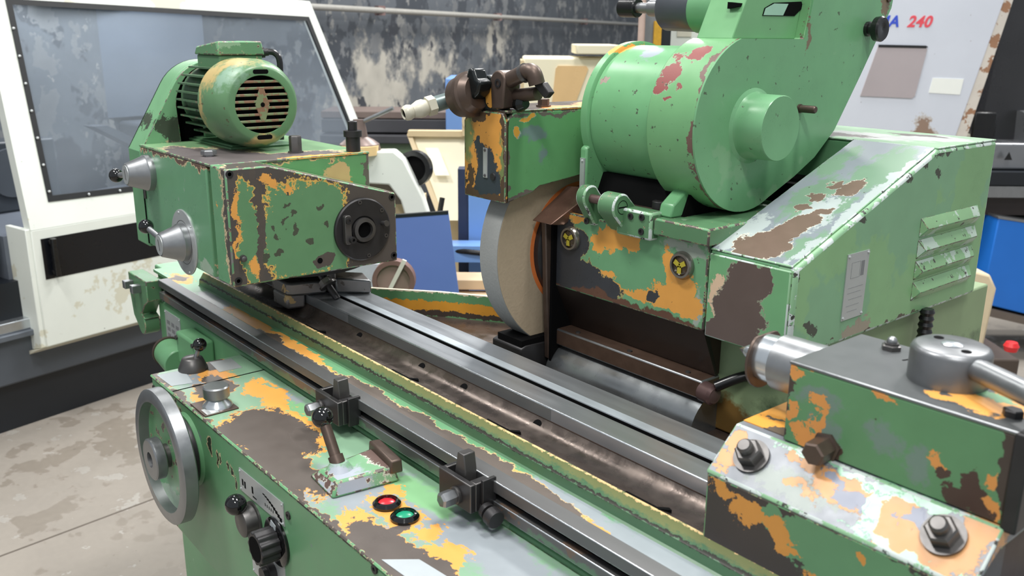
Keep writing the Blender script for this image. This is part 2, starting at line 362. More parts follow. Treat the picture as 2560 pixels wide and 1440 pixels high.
# ---- handwheel
hw = thing('handwheel', 'large bright steel handwheel on the front of the green apron', 'handwheel', (-1.542, .47, .86))
hx, hz = -1.542, .860; rp = [(0, .103), (0, .121), (.003, .1255), (.024, .1255), (.027, .121), (.027, .103)]
def ringprof(b, p, d, prof, n=64):
    d = Vector(d).normalized(); p = Vector(p); a = d.cross(Vector((0, 0, 1))).normalized(); c = d.cross(a); vs = []; m = len(prof)
    for (t, r) in prof:
        for i in range(n):
            th = 2*math.pi*i/n; vs.append(p+d*t+a*(r*math.cos(th))+c*(r*math.sin(th)))
    fs = [(k*n+i, k*n+(i+1) % n, ((k+1) % m)*n+(i+1) % n, ((k+1) % m)*n+i) for k in range(m) for i in range(n)]
    return b.add(vs, fs)
obj('rim', ringprof(B(), (hx, .455, hz), (0, 1, 0), rp), satin, hw)
obj('web', B().rev((hx, .472, hz), (0, 1, 0), [(0, .030), (.006, .095), (.001, .104), (.010, .104), (.014, .03)], 48), worn('handwheel_web_paint', (GREEN, .4, 0), [dict(col=BROWN, speck=.60, scale=40, rim=PALE), dict(col=S(150, 170, 150), amp=.6, blobs=[((hx, .48, hz-.11), (.08, 1, .04))], deep=0)]), hw)
obj('hub', ringprof(B(), (hx, .440, hz), (0, 1, 0), [(0, .0145), (0, .036), (.002, .0385), (.018, .0385), (.020, .036), (.020, .0145)], 48), satin, hw)
obj('hub_neck', B().cyl((hx, .458, hz), (hx, .48, hz), .022), darksteel, hw)
obj('shaft_bore', B().cyl((hx, .452, hz), (hx, .46, hz), .015), deep, hw)
obj('backing_collar', B().rev((hx, .4825, hz), (0, 1, 0), [(0, .058), (.012, .062), (.0300, .062)], 48), blacksteel, hw)
obj('boss', B().rev((hx, .507, hz), (0, 1, 0), [(0, .066), (.006, .070)], 48), greenp, hw)

# ---- star knob with ball lever beside it
def lever(name, label, base, parts_fn, cat='lever', group=None):
    t = thing(name, label, cat, base, 0, group); parts_fn(t); return t
def ctl1(t):
    c = Vector((-1.266, .513, .840))
    obj('hub', B().rev(c, (0, -1, 0), [(0, .030), (.003, .030), (.004, .026), (.023, .0235), (.025, .0195)], 36), darksteel, t)
    obj('stem', B().cyl(c+Vector((-.001, -.014, .010)), c+Vector((-.004, -.024, .028)), .006), darksteel, t)
    ballknob(t, c+Vector((-.005, -.027, .033)), .0172)
lever('hydraulic_lever', 'short lever with black ball on the apron below the scale plate', (-1.266, .513, .840), ctl1)
def ctl2(t):
    c = Vector((-1.180, .513, .840))
    obj('skirt', B().rev(c, (0, -1, 0), [(0, .040), (.004, .040), (.006, .037)], 40), blackgloss, t)
    pts = []
    for i in range(64):
        a = 2*math.pi*i/64; r = .0260+.0018*math.cos(a*12); pts.append((r*math.cos(a), r*math.sin(a)))
    rb = B().hexa([c+Vector((x, -.006, z)) for x, z in pts], [c+Vector((x, -.038, z)) for x, z in pts])
    obj('fluted_knob', rb, blacksteel, t, .0015)
    obj('knob_bore', B().cyl(c+Vector((0, -.0375, 0)), c+Vector((0, -.0385, 0)), .0205), deep, t)
    obj('pointer_patch', B().prism([(c.x-.010, c.z+.0265), (c.x+.008, c.z+.024), (c.x+.010, c.z+.033), (c.x-.006, c.z+.037)], 'y', c.y-.0072, c.y-.0063), tape, t)
lever('fluted_control_knob', 'black fluted control knob with round skirt on the apron front', (-1.180, .513, .840), ctl2, 'knob')
obj('lower_valve', B().rev((-1.205, .513, .775), (0, -1, 0), [(0, .018), (.012, .018), (.013, .012), (.02, .012)], 20), blacksteel, bed)
# ---- clamp knob on the apron top
def ctl3(t):
    c = Vector((-1.493, .5485, zT))
    obj('foot_plate', B().box(c.x-.037, c.x+.034, c.y-.032, c.y+.030, zT, zT+.003), brownsteel, t, .001)
    obj('foot_label', B().box(c.x+.005, c.x+.033, c.y-.028, c.y-.006, zT+.003, zT+.0038), alu, t)
    obj('cone', B().rev(c+Vector((0, .004, .003)), (0, 0, 1), [(0, .0270), (.004, .0250), (.014, .0150), (.020, .0130)], 40), brightsteel, t)
    obj('knob_cap', B().rev(c+Vector((0, .004, .0175)), (0, 0, 1), [(0, .012), (.001, .0210), (.003, .0230), (.021, .0230), (.0235, .0210)], 48), satin, t)
lever('clamp_knob', 'round steel clamp knob on a flared cone on the apron top', (-1.485, .5485, zT), ctl3, 'knob')
# ---- tapered hub with short ball lever at the apron's rear corner
def ctl4(t):
    c = Vector((-1.704, .588, zT))
    obj('hub', B().rev(c, (0, 0, 1), [(0, .0285), (.004, .0285), (.024, .0200), (.026, .0170), (.028, 0)], 40), darksteel, t)
    obj('stem', B().cyl(c+Vector((.004, .004, .018)), c+Vector((.008, .012, .044)), .0045), satin, t)
    ballknob(t, c+Vector((.010, .014, .052)), .0135)
lever('feed_lever', 'tapered steel hub with short ball lever behind the handwheel', (-1.704, .588, zT), ctl4)
# bed-wall valve block with green cylinder
vb = thing('valve_block', 'green valve block with round stub on the bed wall below the table', 'valve', (-1.94, .699, .88))
obj('block', B().box(-1.995, -1.875, .655, .699, .865, .942), greenp, vb, .006)
obj('stub', B().cyl((-2.085, .665, .862), (-1.985, .655, .862), .034, n=32), greenp, vb, .003)
obj('stub_ring', B().cyl((-2.092, .666, .862), (-2.082, .665, .862), .037, n=32), brownsteel, vb)
obj('arc_plate', B().ring((-1.965, .66, .845), (0, -1, .4), .045, .068, .002, 40), alu, vb)
obj('bolt', B().hexn((-1.985, .655, .928), (0, -1, 0), .010, .004), darksteel, vb)
obj('bolt', B().hexn((-1.885, .655, .935), (0, -1, 0), .010, .004), darksteel, vb)
obj('round_cover', B().ring((-2.235, .6985, .80), (0, -1, 0), .020, .026, .003, 32), greenp, bed)
# ---- traverse lever on a green pedestal
tl = thing('traverse_lever', 'long lever with black ball on a green pedestal block', 'lever', (-1.09, .60, zT))
blk = worn('pedestal_paint', (S(118, 160, 124), .34, 0), [dict(col=S(160, 166, 176), amp=1.2, scale=16, soft=.3, deep=0, blobs=[((-1.065, .57, .97), (.06, .05, .1))]), dict(col=S(96, 76, 70), amp=1.1, scale=50, rim=S(190, 190, 178), blobs=[((-1.04, .625, .965), (.014, .020, .03)), ((-1.045, .56, .96), (.10, .008, .012)), ((-1.085, .655, .975), (.06, .022, .02))])])
obj('pedestal', B().hexa([(-1.150, .556, zT), (-1.062, .548, zT), (-1.048, .655, zT), (-1.140, .668, zT)], [(-1.132, .566, .966), (-1.070, .560, .972), (-1.052, .650, .976), (-1.128, .660, .976)]), blk, tl, .004, edgewear)
obj('rear_lug', B().hexa([(-1.135, .652, .965), (-1.050, .640, .965), (-1.045, .660, .965), (-1.130, .672, .965)], [(-1.135, .654, .986), (-1.052, .642, .986), (-1.048, .660, .986), (-1.130, .672, .986)]), brownsteel, tl, .003)
obj('boot', B().rev((-1.106, .586, .962), (-.12, 0, 1), [(0, .026), (.012, .018), (.019, .013)], 28), blk, tl)
obj('collar', B().cyl((-1.110, .586, .976), (-1.118, .586, .987), .0115), brownsteel, tl)
obj('rod', B().cyl((-1.112, .586, .978), (-1.150, .586, 1.034), .0085), brownsteel, tl)
ballknob(tl, (-1.153, .586, 1.0375), .0165)
# ---- push buttons
def button(x, y, col, label):
    t = thing('push_button', label, 'button', (x, y, zT))
    obj('collar', ringprof(B(), (x, y, zT), (0, .0001, 1), [(0, .0125), (.0005, .0205), (.004, .0205), (.008, .0165), (.0085, .0135)], 40), blackgloss, t)
    obj('cap', B().rev((x, y, zT), (0, 0, 1), [(0, .0125), (.0045, .0125), (.0062, .010), (.0066, 0)], 32), col, t)
button(-1.000, .602, plain('red_button', S(206, 40, 52), .25, 0, .04), 'red push button in a black collar on the apron')
button(-.953, .602, plain('green_button', S(32, 150, 112), .25, 0, .04), 'green push button in a black collar on the apron')
# ------------------------------------------------------------------ work table
X0, X1 = -2.30, .36
tb = thing('work_table', 'long grinder table with steel slideway, coolant trough and slotted front rail', 'work table', (-1.0, .8, .955))
tt = worn('table_top_wear', (S(104, 152, 112), .36, 0), [
    dict(col=S(142, 150, 155), amp=1.1, scale=10, soft=.3, rough=.34, deep=0, blobs=[((-.60, .715, 1.015), (.22, .05, 1)), ((-.2, .715, 1.015), (.35, .05, 1)), ((-1.93, .735, 1.015), (.10, .05, 1)), ((-.75, .735, 1.015), (.12, .02, 1))]),
    dict(col=ORANGE, amp=1.2, scale=24, stretch=(.45, 1, 1), blobs=[((-1.76, .735, 1.015), (.11, .022, 1)), ((-1.55, .73, 1.015), (.13, .018, 1)), ((-1.42, .722, 1.015), (.08, .013, 1)), ((-2.17, .735, 1.015), (.06, .028, 1)), ((-.76, .712, 1.015), (.07, .014, 1)), ((-.71, .702, 1.015), (.06, .010, 1)), ((-.86, .728, 1.015), (.07, .008, 1)), ((-.60, .695, 1.015), (.12, .003, 1))]),
    dict(col=S(98, 88, 82), metal=.25, amp=.9, scale=18, stretch=(.5, 1, 1), rim=S(206, 176, 128), rimw=.07, blobs=[((-1.62, .712, 1.015), (.10, .016, 1)), ((-1.42, .704, 1.015), (.22, .018, 1)), ((-1.20, .708, 1.015), (.24, .027, 1)), ((-1.0, .708, 1.015), (.24, .029, 1)), ((-.84, .712, 1.015), (.12, .020, 1)), ((-2.175, .733, 1.015), (.034, .016, 1)), ((-.74, .697, 1.015), (.05, .008, 1))]),
    ])
obj('table_casting', B().prism([(.705, .958), (.705, .9975), (.72, .9975), (.72, 1.0145), (.747, 1.0145), (.80, 1.0), (.96, .99), (.96, .958)], 'x', X0+.02, X1), greenp_dark, tb)
obj('top_strip', B().box(X0, X1, .716, .7485, 1.008, 1.0148), tt, tb)
obj('end_shelf', B().prism([(X0-.05, .735), (-2.072, .735), (-2.072, 1.0), (X0-.05, 1.0)], 'z', .990, 1.0146), tt, tb, .004)
obj('upper_rail', B().box(-2.19, X1, .690, .7165, .9975, 1.0152), plain('rail_steel', S(104, 104, 105), .42, .6, .12, 40, .06, .1, (.1, 1, 1)), tb, .0012, brightsteel)
obj('lower_rail', B().box(-2.19, X1, .690, .7045, .9665, .9845), worn('lower_rail_wear', (S(100, 99, 98), .42, .5), [dict(col=S(84, 112, 88), amp=1.2, scale=12, soft=.4, rough=.4, deep=0, blobs=[((-1.4, .69, .965), (.5, 1, .012)), ((-.6, .69, .965), (.3, 1, .008))]), dict(col=S(110, 92, 80), speck=.6, scale=14, metal=.3, deep=0)]), tb, .0012, brightsteel)
obj('slot_back', B().box(-2.19, X1, .704, .706, .984, .998), deep, tb)
lipm = worn('splash_lip_paint', (S(72, 108, 77), .36, 0), [
    dict(col=S(112, 118, 74), amp=1.5, scale=9, stretch=(.3, 1, 1), soft=.5, deep=0, blobs=[((-1.3, .757, 1.042), (1.2, 1, .010)), ((-.5, .757, 1.042), (1.2, 1, .008))]),
    dict(col=S(40, 40, 30), amp=.9, scale=30, stretch=(.25, 1, 1), blobs=[((-1.2, .751, 1.0315), (2.5, 1, .0016))]),
    dict(col=S(214, 180, 128), amp=1.4, scale=34, stretch=(.35, 1, 1), blobs=[((-1.0, .7615, 1.0462), (2, 1, .0012))]),
    dict(col=S(164, 110, 52), speck=.64, scale=22, where=.52, stretch=(.2, 1, 1), deep=0)], 28, .1, .16)
obj('splash_lip', B().prism([(.7455, 1.0145), (.7490, 1.017), (.7505, 1.030), (.7530, 1.032), (.7615, 1.0455), (.7650, 1.0455), (.768, 1.020), (.768, 1.005), (.7455, 1.005)], 'x', -2.075, X1), lipm, tb)
obj('rear_splash_lip', B().prism([(.946, 1.0), (.946, 1.035), (.952, 1.035), (.956, 1.0)], 'x', -1.9, X1), darkbrown, tb)
trough = plain('oily_trough', S(104, 94, 88), .30, .8, .35, 38, .35, .25)
tp = [(.7645, 1.0448), (.770, 1.0432), (.778, 1.0400), (.786, 1.0372), (.794, 1.0356), (.802, 1.0352), (.810, 1.0364), (.817, 1.0390), (.8235, 1.0432), (.8285, 1.0490), (.8285, .99), (.7645, .99)]
obj('coolant_trough', B().prism(tp, 'x', -2.06, X1), trough, tb)
obj('slideway_base', B().box(-2.05, X1, .829, .944, .99, 1.0505), brownsteel, tb)
obj('slideway_front', B().box(-2.05, X1, .8295, .8720, 1.0485, 1.0705), steel, tb, .0016, brightsteel)
obj('slideway_rear', B().prism([(.8812, 1.0485), (.8812, 1.0703), (.9415, 1.0705), (.9415, 1.0485)], 'x', -2.05, X1), steel, tb, .0010, brightsteel)
obj('ground_strip', B().prism([(.8815, 1.0700), (.8815, 1.0709), (.8990, 1.0709), (.8990, 1.0700)], 'x', -2.05, X1), plain('scraped_steel', S(176, 184, 190), .45, .55, .2, 40, .15, .1, (.4, 1, 1)), tb)
obj('slot_shade', B().box(-2.05, X1, .8715, .8812, 1.048, 1.052).box(-2.05, X1, .8802, .8814, 1.05, 1.0696), deep, tb)  # near-black floor and far wall, groove shade put into the colour
fp = obj('scale_plate', B().box(-1.50, -.905, .8288, .8296, 1.0505, 1.0690), plain('brushed_plate', S(150, 156, 158), .3, .85, .05, 60, .02, .06, (.1, 1, 1)), tb)
for x in (-1.445, -1.232, -1.109, -.925): obj('drain_hole', B().rev((x, .8205, 1.0395), (0, -1, .85), [(0, .0085), (.0016, .0085)], 18), deep, tb)
for x in (-1.53, -1.21, -.945, -.66): obj('drain_slit', B().prism([(x-.035, .7665), (x+.02, .7665), (x+.033, .778), (x+.027, .7805), (x+.016, .7705), (x-.035, .7705)], 'z', 1.020, 1.0446), deep, tb)

# end bracket with two square bolts
eb = thing('end_bracket', 'green hooked bracket with two square bolts at the table end', 'bracket', (-2.27, .675, .90))
obj('hook_plate', B().prism([(-2.330, 1.012), (-2.195, 1.012), (-2.195, .962), (-2.225, .945), (-2.255, .915), (-2.232, .908)]+arc(-2.262, .888, .027, 40, -150, 8)+[(-2.318, .90), (-2.330, .95)], 'y', .662, .700), greenp_dark, eb, .005, edgewear)
for x in (-2.302, -2.245): obj('square_bolt', B().box(x-.010, x+.010, .640, .663, .976, .996), satin, eb, .0015)

# trip dogs clamped on the front rail
def trip_dog(x0, x1, label, flip):
    t = thing('trip_dog', label, 'trip dog', ((x0+x1)/2, .673, .974), 0, 'trip dogs on the front rail')
    yb = .690; zf = 1.0150
    obj('body', B().box(x0, x1, .6555, .6645, .973, zf).box(x0, x0+.008, .6645, yb, .973, zf).box(x1-.014, x1, .6645, yb, .973, zf).box(x0+.008, x1-.014, .6645, yb, .973, .990), blacksteel, t, .0014, darksteel)
    xc = x0+(.036 if not flip else .052)
    obj('pointer', B().prism([(xc-.014, .985), (xc+.010, .985), (xc+.010, 1.022), (xc+.006, 1.045), (xc-.008, 1.045), (xc-.014, 1.015)], 'y', .668, .688), darksteel, t, .0014)
    obj('clip', B().box(x1+.001, x1+.007, .672, .695, .970, 1.020), blacksteel, t, .001)
    xb = x0+(.042 if not flip else .018)
    obj('washer', B().cyl((xb, .6560, .989), (xb, .6515, .989), .0125, n=24), darksteel, t)
    obj('hex_bolt', B().rev((xb, .6520, .989), (-.05, -1, -.05), [(0, .0095), (.004, .0115), (.020, .0115), (.023, .009)], 6, .3), satin, t)
    return t
trip_dog(-1.312, -1.234, 'blacksteel trip dog on the rail behind the black ball lever', True)['label'] = 'dark steel trip dog on the rail behind the long ball lever'
d2 = trip_dog(-.946, -.872, 'dark steel trip dog with a knurled thumbscrew beside the buttons', False)
obj('thumbscrew', B().rev((-.872, .676, .978), (1, -.1, -.12), [(0, .006), (.008, .006), (.008, .0115), (.016, .0115), (.016, .006), (.022, .006), (.022, .0135), (.034, .0135), (.036, .012)], 28), blacksteel, d2)

# splash tray behind the table
tray = thing('splash_tray', 'oily brown coolant tray with green and orange wall beside the grinding wheel', 'tray', (-1.4, 1.15, .95))
traym = worn('tray_wall_paint', (S(98, 148, 104), .38, 0), [dict(col=S(212, 150, 52), amp=.7, scale=22, blobs=[((-1.45, 1.15, 1.008), (2, 2, .012))]), dict(col=DBROWN, amp=1.0, scale=30, blobs=[((-1.45, 1.15, .992), (2, 2, .006))]), dict(col=S(226, 214, 190), amp=1.2, scale=50, blobs=[((-1.45, 1.15, 1.0425), (3, 3, .003))]), dict(col=DBROWN, speck=.68, scale=60)], 28, .1, .3)
wq = [(-1.78, .962), (-1.70, 1.03), (-1.60, 1.115), (-1.45, 1.215), (-1.33, 1.40)]
for i, ((xa, ya), (xb, yb)) in enumerate(zip(wq, wq[1:])):
    d = Vector((xb-xa, yb-ya, 0)).normalized(); n = Vector((-d.y, d.x, 0))*.008
    q = lambda x, y, z: [(x, y, z), (x+n.x, y+n.y, z)]
    obj('tray_wall', B().hexa([(xa, ya, .96), (xb, yb, .96), (xb+n.x, yb+n.y, .96), (xa+n.x, ya+n.y, .96)], [(xa, ya, 1.042), (xb, yb, 1.042), (xb+n.x, yb+n.y, 1.042), (xa+n.x, ya+n.y, 1.042)]), traym, tray)
obj('tray_floor', B().prism([(-1.79, .961), (-.55, .961), (-.55, 1.5), (-1.34, 1.5), (-1.34, 1.40), (-1.455, 1.215), (-1.605, 1.115), (-1.705, 1.03)], 'z', .956, .984), plain('oily_tray_floor', S(96, 84, 78), .3, .6, .45, 30, .5, .25), tray)
# ------------------------------------------------------------------ headstock
hs = thing('headstock', 'green headstock with worn brown front face and black spindle flange', 'headstock', (-1.77, .79, 1.153))
hside = worn('headstock_side_paint', (S(100, 150, 112), .30, 0), [
    dict(col=S(128, 154, 134), speck=.63, scale=10, deep=0),
    dict(col=S(104, 84, 72), metal=.2, amp=1.3, scale=34, stretch=(1, 1, .35), rim=PALE, rimw=.25, blobs=[((-1.597, .615, 1.30), (.016, 1, .08)), ((-1.60, .615, 1.17), (.014, 1, .05)), ((-1.63, .615, 1.366), (.10, 1, .010)), ((-1.80, .615, 1.366), (.16, 1, .006))]),
    dict(col=S(150, 170, 150), amp=1.2, scale=30, blobs=[((-1.66, .615, 1.165), (.03, 1, .02))], deep=0),
    dict(col=DBROWN, speck=.72, scale=90)])
htop = worn('headstock_top_wear', (S(112, 150, 108), .4, 0), [
    dict(col=S(112, 104, 104), rough=.38, metal=.3, amp=.9, scale=12, stretch=(.6, 1, 1), rim=S(190, 176, 138), rimw=.10, blobs=[((-1.68, .67, 1.369), (.17, .10, 1)), ((-1.63, .78, 1.369), (.05, .12, 1)), ((-1.75, .65, 1.369), (.16, .04, 1))]),
    dict(col=ORANGE, amp=1.3, scale=30, blobs=[((-1.60, .85, 1.369), (.012, .09, 1))])])
hblockf = worn('headstock_block_front', (S(98, 146, 100), .38, 0), [
    dict(col=S(198, 164, 118), amp=1.1, scale=30, blobs=[((-1.595, .875, 1.335), (1, .030, .022)), ((-1.595, .80, 1.367), (1, .12, .006))]),
    dict(col=ORANGE, amp=1.2, scale=30, stretch=(1, .5, 1), blobs=[((-1.595, .875, 1.312), (1, .035, .010))]), dict(col=BROWN, amp=1, scale=40, blobs=[((-1.595, .80, 1.3695), (1, .2, .004)), ((-1.595, .943, 1.34), (1, .006, .05))])])
obj('main_body', B().box(-1.985, -1.62, .6155, .944, 1.1535, 1.3655), hside, hs, .003)
obj('block_face', B().box(-1.625, -1.5955, .69, .945, 1.20, 1.3660), hblockf, hs, .002)
obj('top_cover', B().box(-1.986, -1.594, .6150, .946, 1.3650, 1.3700), htop, hs, .0015, edgewear)
hface = worn('headstock_face_wear', (S(92, 86, 82), .36, .35), [
    dict(col=S(96, 138, 98), metal=0.0, rough=.32, amp=.75, scale=26, rim=S(214, 172, 86), rimw=.10, blobs=[((-1.53, .760, 1.246), (1, .092, .090)), ((-1.53, .775, 1.22), (1, .085, .07)), ((-1.53, .735, 1.21), (1, .055, .06)), ((-1.53, .80, 1.275), (1, .06, .055)), ((-1.53, .648, 1.270), (1, .018, .078)), ((-1.53, .650, 1.20), (1, .020, .055)), ((-1.53, .836, 1.165), (1, .018, .028))]),
    dict(col=S(100, 150, 110), metal=0.0, rough=.3, amp=.5, scale=40, rim=PALE, rimw=.12, blobs=[((-1.605, .615, 1.26), (.058, .030, .20))]),
    dict(col=S(96, 88, 82), metal=.35, rough=.36, amp=.25, scale=18, blobs=[((-1.53, .672, 1.26), (1, .0085, .14)), ((-1.53, .80, 1.180), (1, .022, .018))]),
    dict(col=ORANGE, metal=0, amp=1.3, scale=70, blobs=[((-1.53, .632, 1.30), (1, .006, .03)), ((-1.53, .70, 1.335), (1, .016, .010)), ((-1.53, .655, 1.180), (1, .014, .016)), ((-1.53, .735, 1.325), (1, .010, .012)), ((-1.53, .625, 1.24), (1, .004, .03))]),
    dict(col=S(70, 74, 60), amp=.5, scale=80, blobs=[((-1.53, y, z), (1, r, r*1.2)) for (y, z, r) in ((.707, 1.258, .005), (.725, 1.264, .004), (.707, 1.238, .007), (.741, 1.247, .006), (.686, 1.2, .008), (.708, 1.205, .005), (.798, 1.285, .004), (.732, 1.316, .004), (.766, 1.226, .006), (.72, 1.29, .004), (.735, 1.275, .005), (.81, 1.25, .005))])], 34, .09)
obj('front_plate', B().prism([(.6150, 1.1535), (.9655, 1.1515), (.9655, 1.2915), (.6970, 1.3690), (.6150, 1.3690)], 'x', -1.6, -1.530), hface, hs, .003, edgewear)
obj('front_wedge', B().prism([(.700, 1.3662), (.9645, 1.2900), (.9645, 1.2930), (.700, 1.3695)], 'x', -1.594, -1.536), worn('wedge_paint', (S(112, 160, 108), .36, 0), [dict(col=PALE, speck=.6, scale=30), dict(col=S(120, 108, 100), amp=.8, scale=40, blobs=[((-1.536, .83, 1.33), (.012, 1, 1))])]), hs)
for (y, z) in ((.623, 1.3600), (.956, 1.2845), (.957, 1.1640), (.6245, 1.1650)):
    obj('socket_screw', B().ring((-1.531, y, z), (1, 0, 0), .0035, .0070, .0022, 18).cyl((-1.531, y, z), (-1.5300, y, z), .004, n=8), blacksteel, hs)
obj('oil_hole', B().cyl((-1.532, .790, 1.178), (-1.5292, .790, 1.178), .0055, n=16), deep, hs)
obj('grease_nipple', B().rev((-1.531, .636, 1.206), (1, -.1, 0), [(0, .0065), (.006, .0065), (.006, .004), (.011, .005), (.014, 0)], 14), darksteel, hs)
# spindle flange
fl = obj('spindle_flange', B().rev((-1.531, .8845, 1.228), (1, 0, 0), [(0, .0625), (.006, .0625), (.008, .0600), (.008, .026)], 64), blacksteel, hs)
obj('flange_groove', B().ring((-1.5240, .8845, 1.228), (1, 0, 0), .0255, .0275, .0014, 40), deep, fl)
obj('spindle_nose', ringprof(B(), (-1.526, .8845, 1.228), (1, 0, 0), [(0, .0155), (0, .0240), (.010, .0235), (.011, .0165)], 40), darksteel, fl)
obj('spindle_bore', B().cyl((-1.53, .8845, 1.228), (-1.5225, .8845, 1.228), .0160), deep, fl)
for (y, z) in ((.878, 1.283), (.927, 1.262), (.9355, 1.2095), (.894, 1.1745)): obj('socket_screw', B().ring((-1.5235, y, z), (1, 0, 0), .002, .0042, .002, 14), darksteel, fl)
dv = obj('drive_block', B().prism(rrect(.838, .852, 1.205, 1.262, .005), 'x', -1.523, -1.512), darksteel, fl, .001)
for z in (1.252, 1.214): obj('block_bolt', B().ring((-1.512, .8455 if z > 1.23 else .851, z), (1, 0, 0), .0032, .0065, .008 if z < 1.23 else .003, 16), blacksteel, dv)
obj('drive_pin', B().rev((-1.523, .9275, 1.236), (1, 0, .1), [(0, .0045), (.014, .0045), (.014, .006), (.018, .006)], 14), darksteel, fl)
# tall bolts on top
def capbolt(p, h, r, parent, hexa=True, mat=None, name='hex_bolt'):
    if hexa: return obj(name, B().rev(p, (0, 0, 1), [(0, r*1.22), (.003, r*1.22), (.003, r), (h-.003, r), (h, r*.86)], 6, .2), mat or darksteel, parent)
obj('hex_bolt', B().rev((-1.714, .660, 1.370), (0, 0, 1), [(0, .0105), (.002, .0105), (.003, .0150), (.010, .0150), (.012, .0125)], 6, .4), satin, hs)
capbolt((-1.664, .818, 1.370), .034, .0125, hs)
tbolt = obj('clamp_stud', B().rev((-1.615, .921, 1.370), (0, 0, 1), [(0, .0145), (.030, .0145), (.030, .0185), (.042, .0185), (.042, .0095), (.060, .0095), (.061, .008)], 28), blacksteel, hs)
# rear belt guard
gd = obj('rear_guard_box', B().box(-2.062, -1.984, .6150, .946, 1.147, 1.357), greenp, hs, .003)
out = [(.6155, 1.355)]+arc(.785, 1.441, .1015, 150, 20, 16)+[(.930, 1.365), (.945, 1.355)]
inn = [(.885, 1.368)]+arc(.788, 1.445, .0885, 0, 180, 16)+[(.7035, 1.368), (.700, 1.357)]
cpoly = out+inn
guardm = worn('belt_guard_paint', (S(110, 158, 116), .34, 0), [dict(col=S(98, 88, 80), amp=1.2, scale=40, rim=PALE, blobs=[((-1.98, .70, 1.375), (1, .03, .014))]), dict(col=S(60, 70, 56), amp=1.4, scale=70, blobs=[((-1.98, .682, 1.40), (1, .03, .03)), ((-2.03, .64, 1.42), (.03, .03, .02))]), dict(col=DBROWN, speck=.70, scale=80)])
obj('belt_guard_face', B().prism(cpoly, 'x', -1.995, -1.978), guardm, hs, .0015, edgewear)
o2 = [(.6155, 1.355)]+arc(.785, 1.441, .1015, 150, 20, 16)+[(.930, 1.365), (.945, 1.355)]
i2 = [(.940, 1.352), (.925, 1.362)]+arc(.785, 1.441, .0955, 20, 150, 16)+[(.621, 1.352)]
obj('belt_guard_rim', B().prism(o2+i2, 'x', -2.062, -1.995), guardm, hs, .001)
obj('belt_guard_back', B().prism(o2, 'x', -2.062, -2.057), deep, hs)
obj('guard_shade_ring', B().prism([(.60+.018, 1.356)]+arc(.785, 1.441, .0950, 150, 20, 16)+[(.925, 1.362)]+arc(.785, 1.441, .0925, 20, 150, 16)+[(.625, 1.356)], 'x', -2.056, -1.996), deep, hs)  # added near-black ring, paints the shade inside the belt guard
obj('belt_pulley', B().cyl((-2.05, .771, 1.464), (-2.0, .771, 1.464), .045), deep, hs)
obj('name_strip', B().hexa([(-2.045, .6485, 1.3995), (-2.033, .6485, 1.3995), (-2.033, .671, 1.436), (-2.045, .671, 1.436)], [(-2.045, .6465, 1.401), (-2.033, .6465, 1.401), (-2.033, .669, 1.4375), (-2.045, .669, 1.4375)]), alu, hs)
obj('panel_seam', B().prism([(-1.985, 1.30), (-1.9815, 1.30), (-1.9805, 1.155), (-1.984, 1.155)], 'y', .6135, .616), deep, hs)
obj('latch', B().box(-1.977, -1.969, .612, .6155, 1.255, 1.285), darksteel, hs, .001)
# control knobs on the operator side
def cone_knob(name, label, cx, cz, disc, ball, plate_r=None):
    t = thing(name, label, 'knob', (cx, .615, cz))
    if plate_r:
        pl = obj('dial_plate', B().rev((cx-.006, .6155, cz-.002), (0, -1, 0), [(0, plate_r), (.0022, plate_r), (.003, plate_r-.001)], 64), alu, t)
        obj('dial_line', B().ring((cx-.006, .6127, cz-.002), (0, -1, 0), plate_r*.66, plate_r*.675, .0004, 64), darksteel, pl)
        for k in range(5):
            a = math.radians(40+k*62); obj('rivet', B().sph((cx-.006+plate_r*.92*math.cos(a), .6125, cz-.002+plate_r*.92*math.sin(a)), .0026, 8), alu, pl)
    y0 = .613 if plate_r else .6155
    obj('cone', B().rev((cx, y0, cz), (0, -1, 0), [(0, .0375), (.012, .0375), (.014, .0355), (.048, .0235), (.050, .0215)], 48), satin, t)
    obj('face_disc', B().rev((cx, y0-.050, cz), (0, -1, 0), [(0, .0200), (.0012, .0200)], 40), alu, t)
    obj('face_mark', B().hexa([(cx-.004, y0-.0512, cz+.011), (cx-.002, y0-.0512, cz+.011), (cx+.004, y0-.0512, cz-.011), (cx+.002, y0-.0512, cz-.011)], [(cx-.004, y0-.0517, cz+.011), (cx-.002, y0-.0517, cz+.011), (cx+.004, y0-.0517, cz-.011), (cx+.002, y0-.0517, cz-.011)]), darksteel, t)
    s = Vector((cx, y0-.034, cz))+(Vector(ball)-Vector((cx, y0-.034, cz)))*.22
    obj('stem', B().cyl(s, ball, .0062), satin, t)
    ballknob(t, ball, .0148)
    return t
cone_knob('speed_selector_knob', 'tapered steel knob with black ball high on the headstock side', -1.930, 1.316, True, (-1.985, .562, 1.308))
cone_knob('speed_dial_knob', 'tapered steel knob on an oval scale dial low on the headstock', -1.755, 1.199, True, (-1.835, .566, 1.223), .066)
obj('ring_stud', B().ring((-1.868, .615, 1.188), (0, -1, 0), .010, .0135, .016, 28), satin, hs)
obj('socket_screw', B().ring((-1.845, .6155, 1.172), (0, -1, 0), .003, .0065, .006, 14), blacksteel, hs)

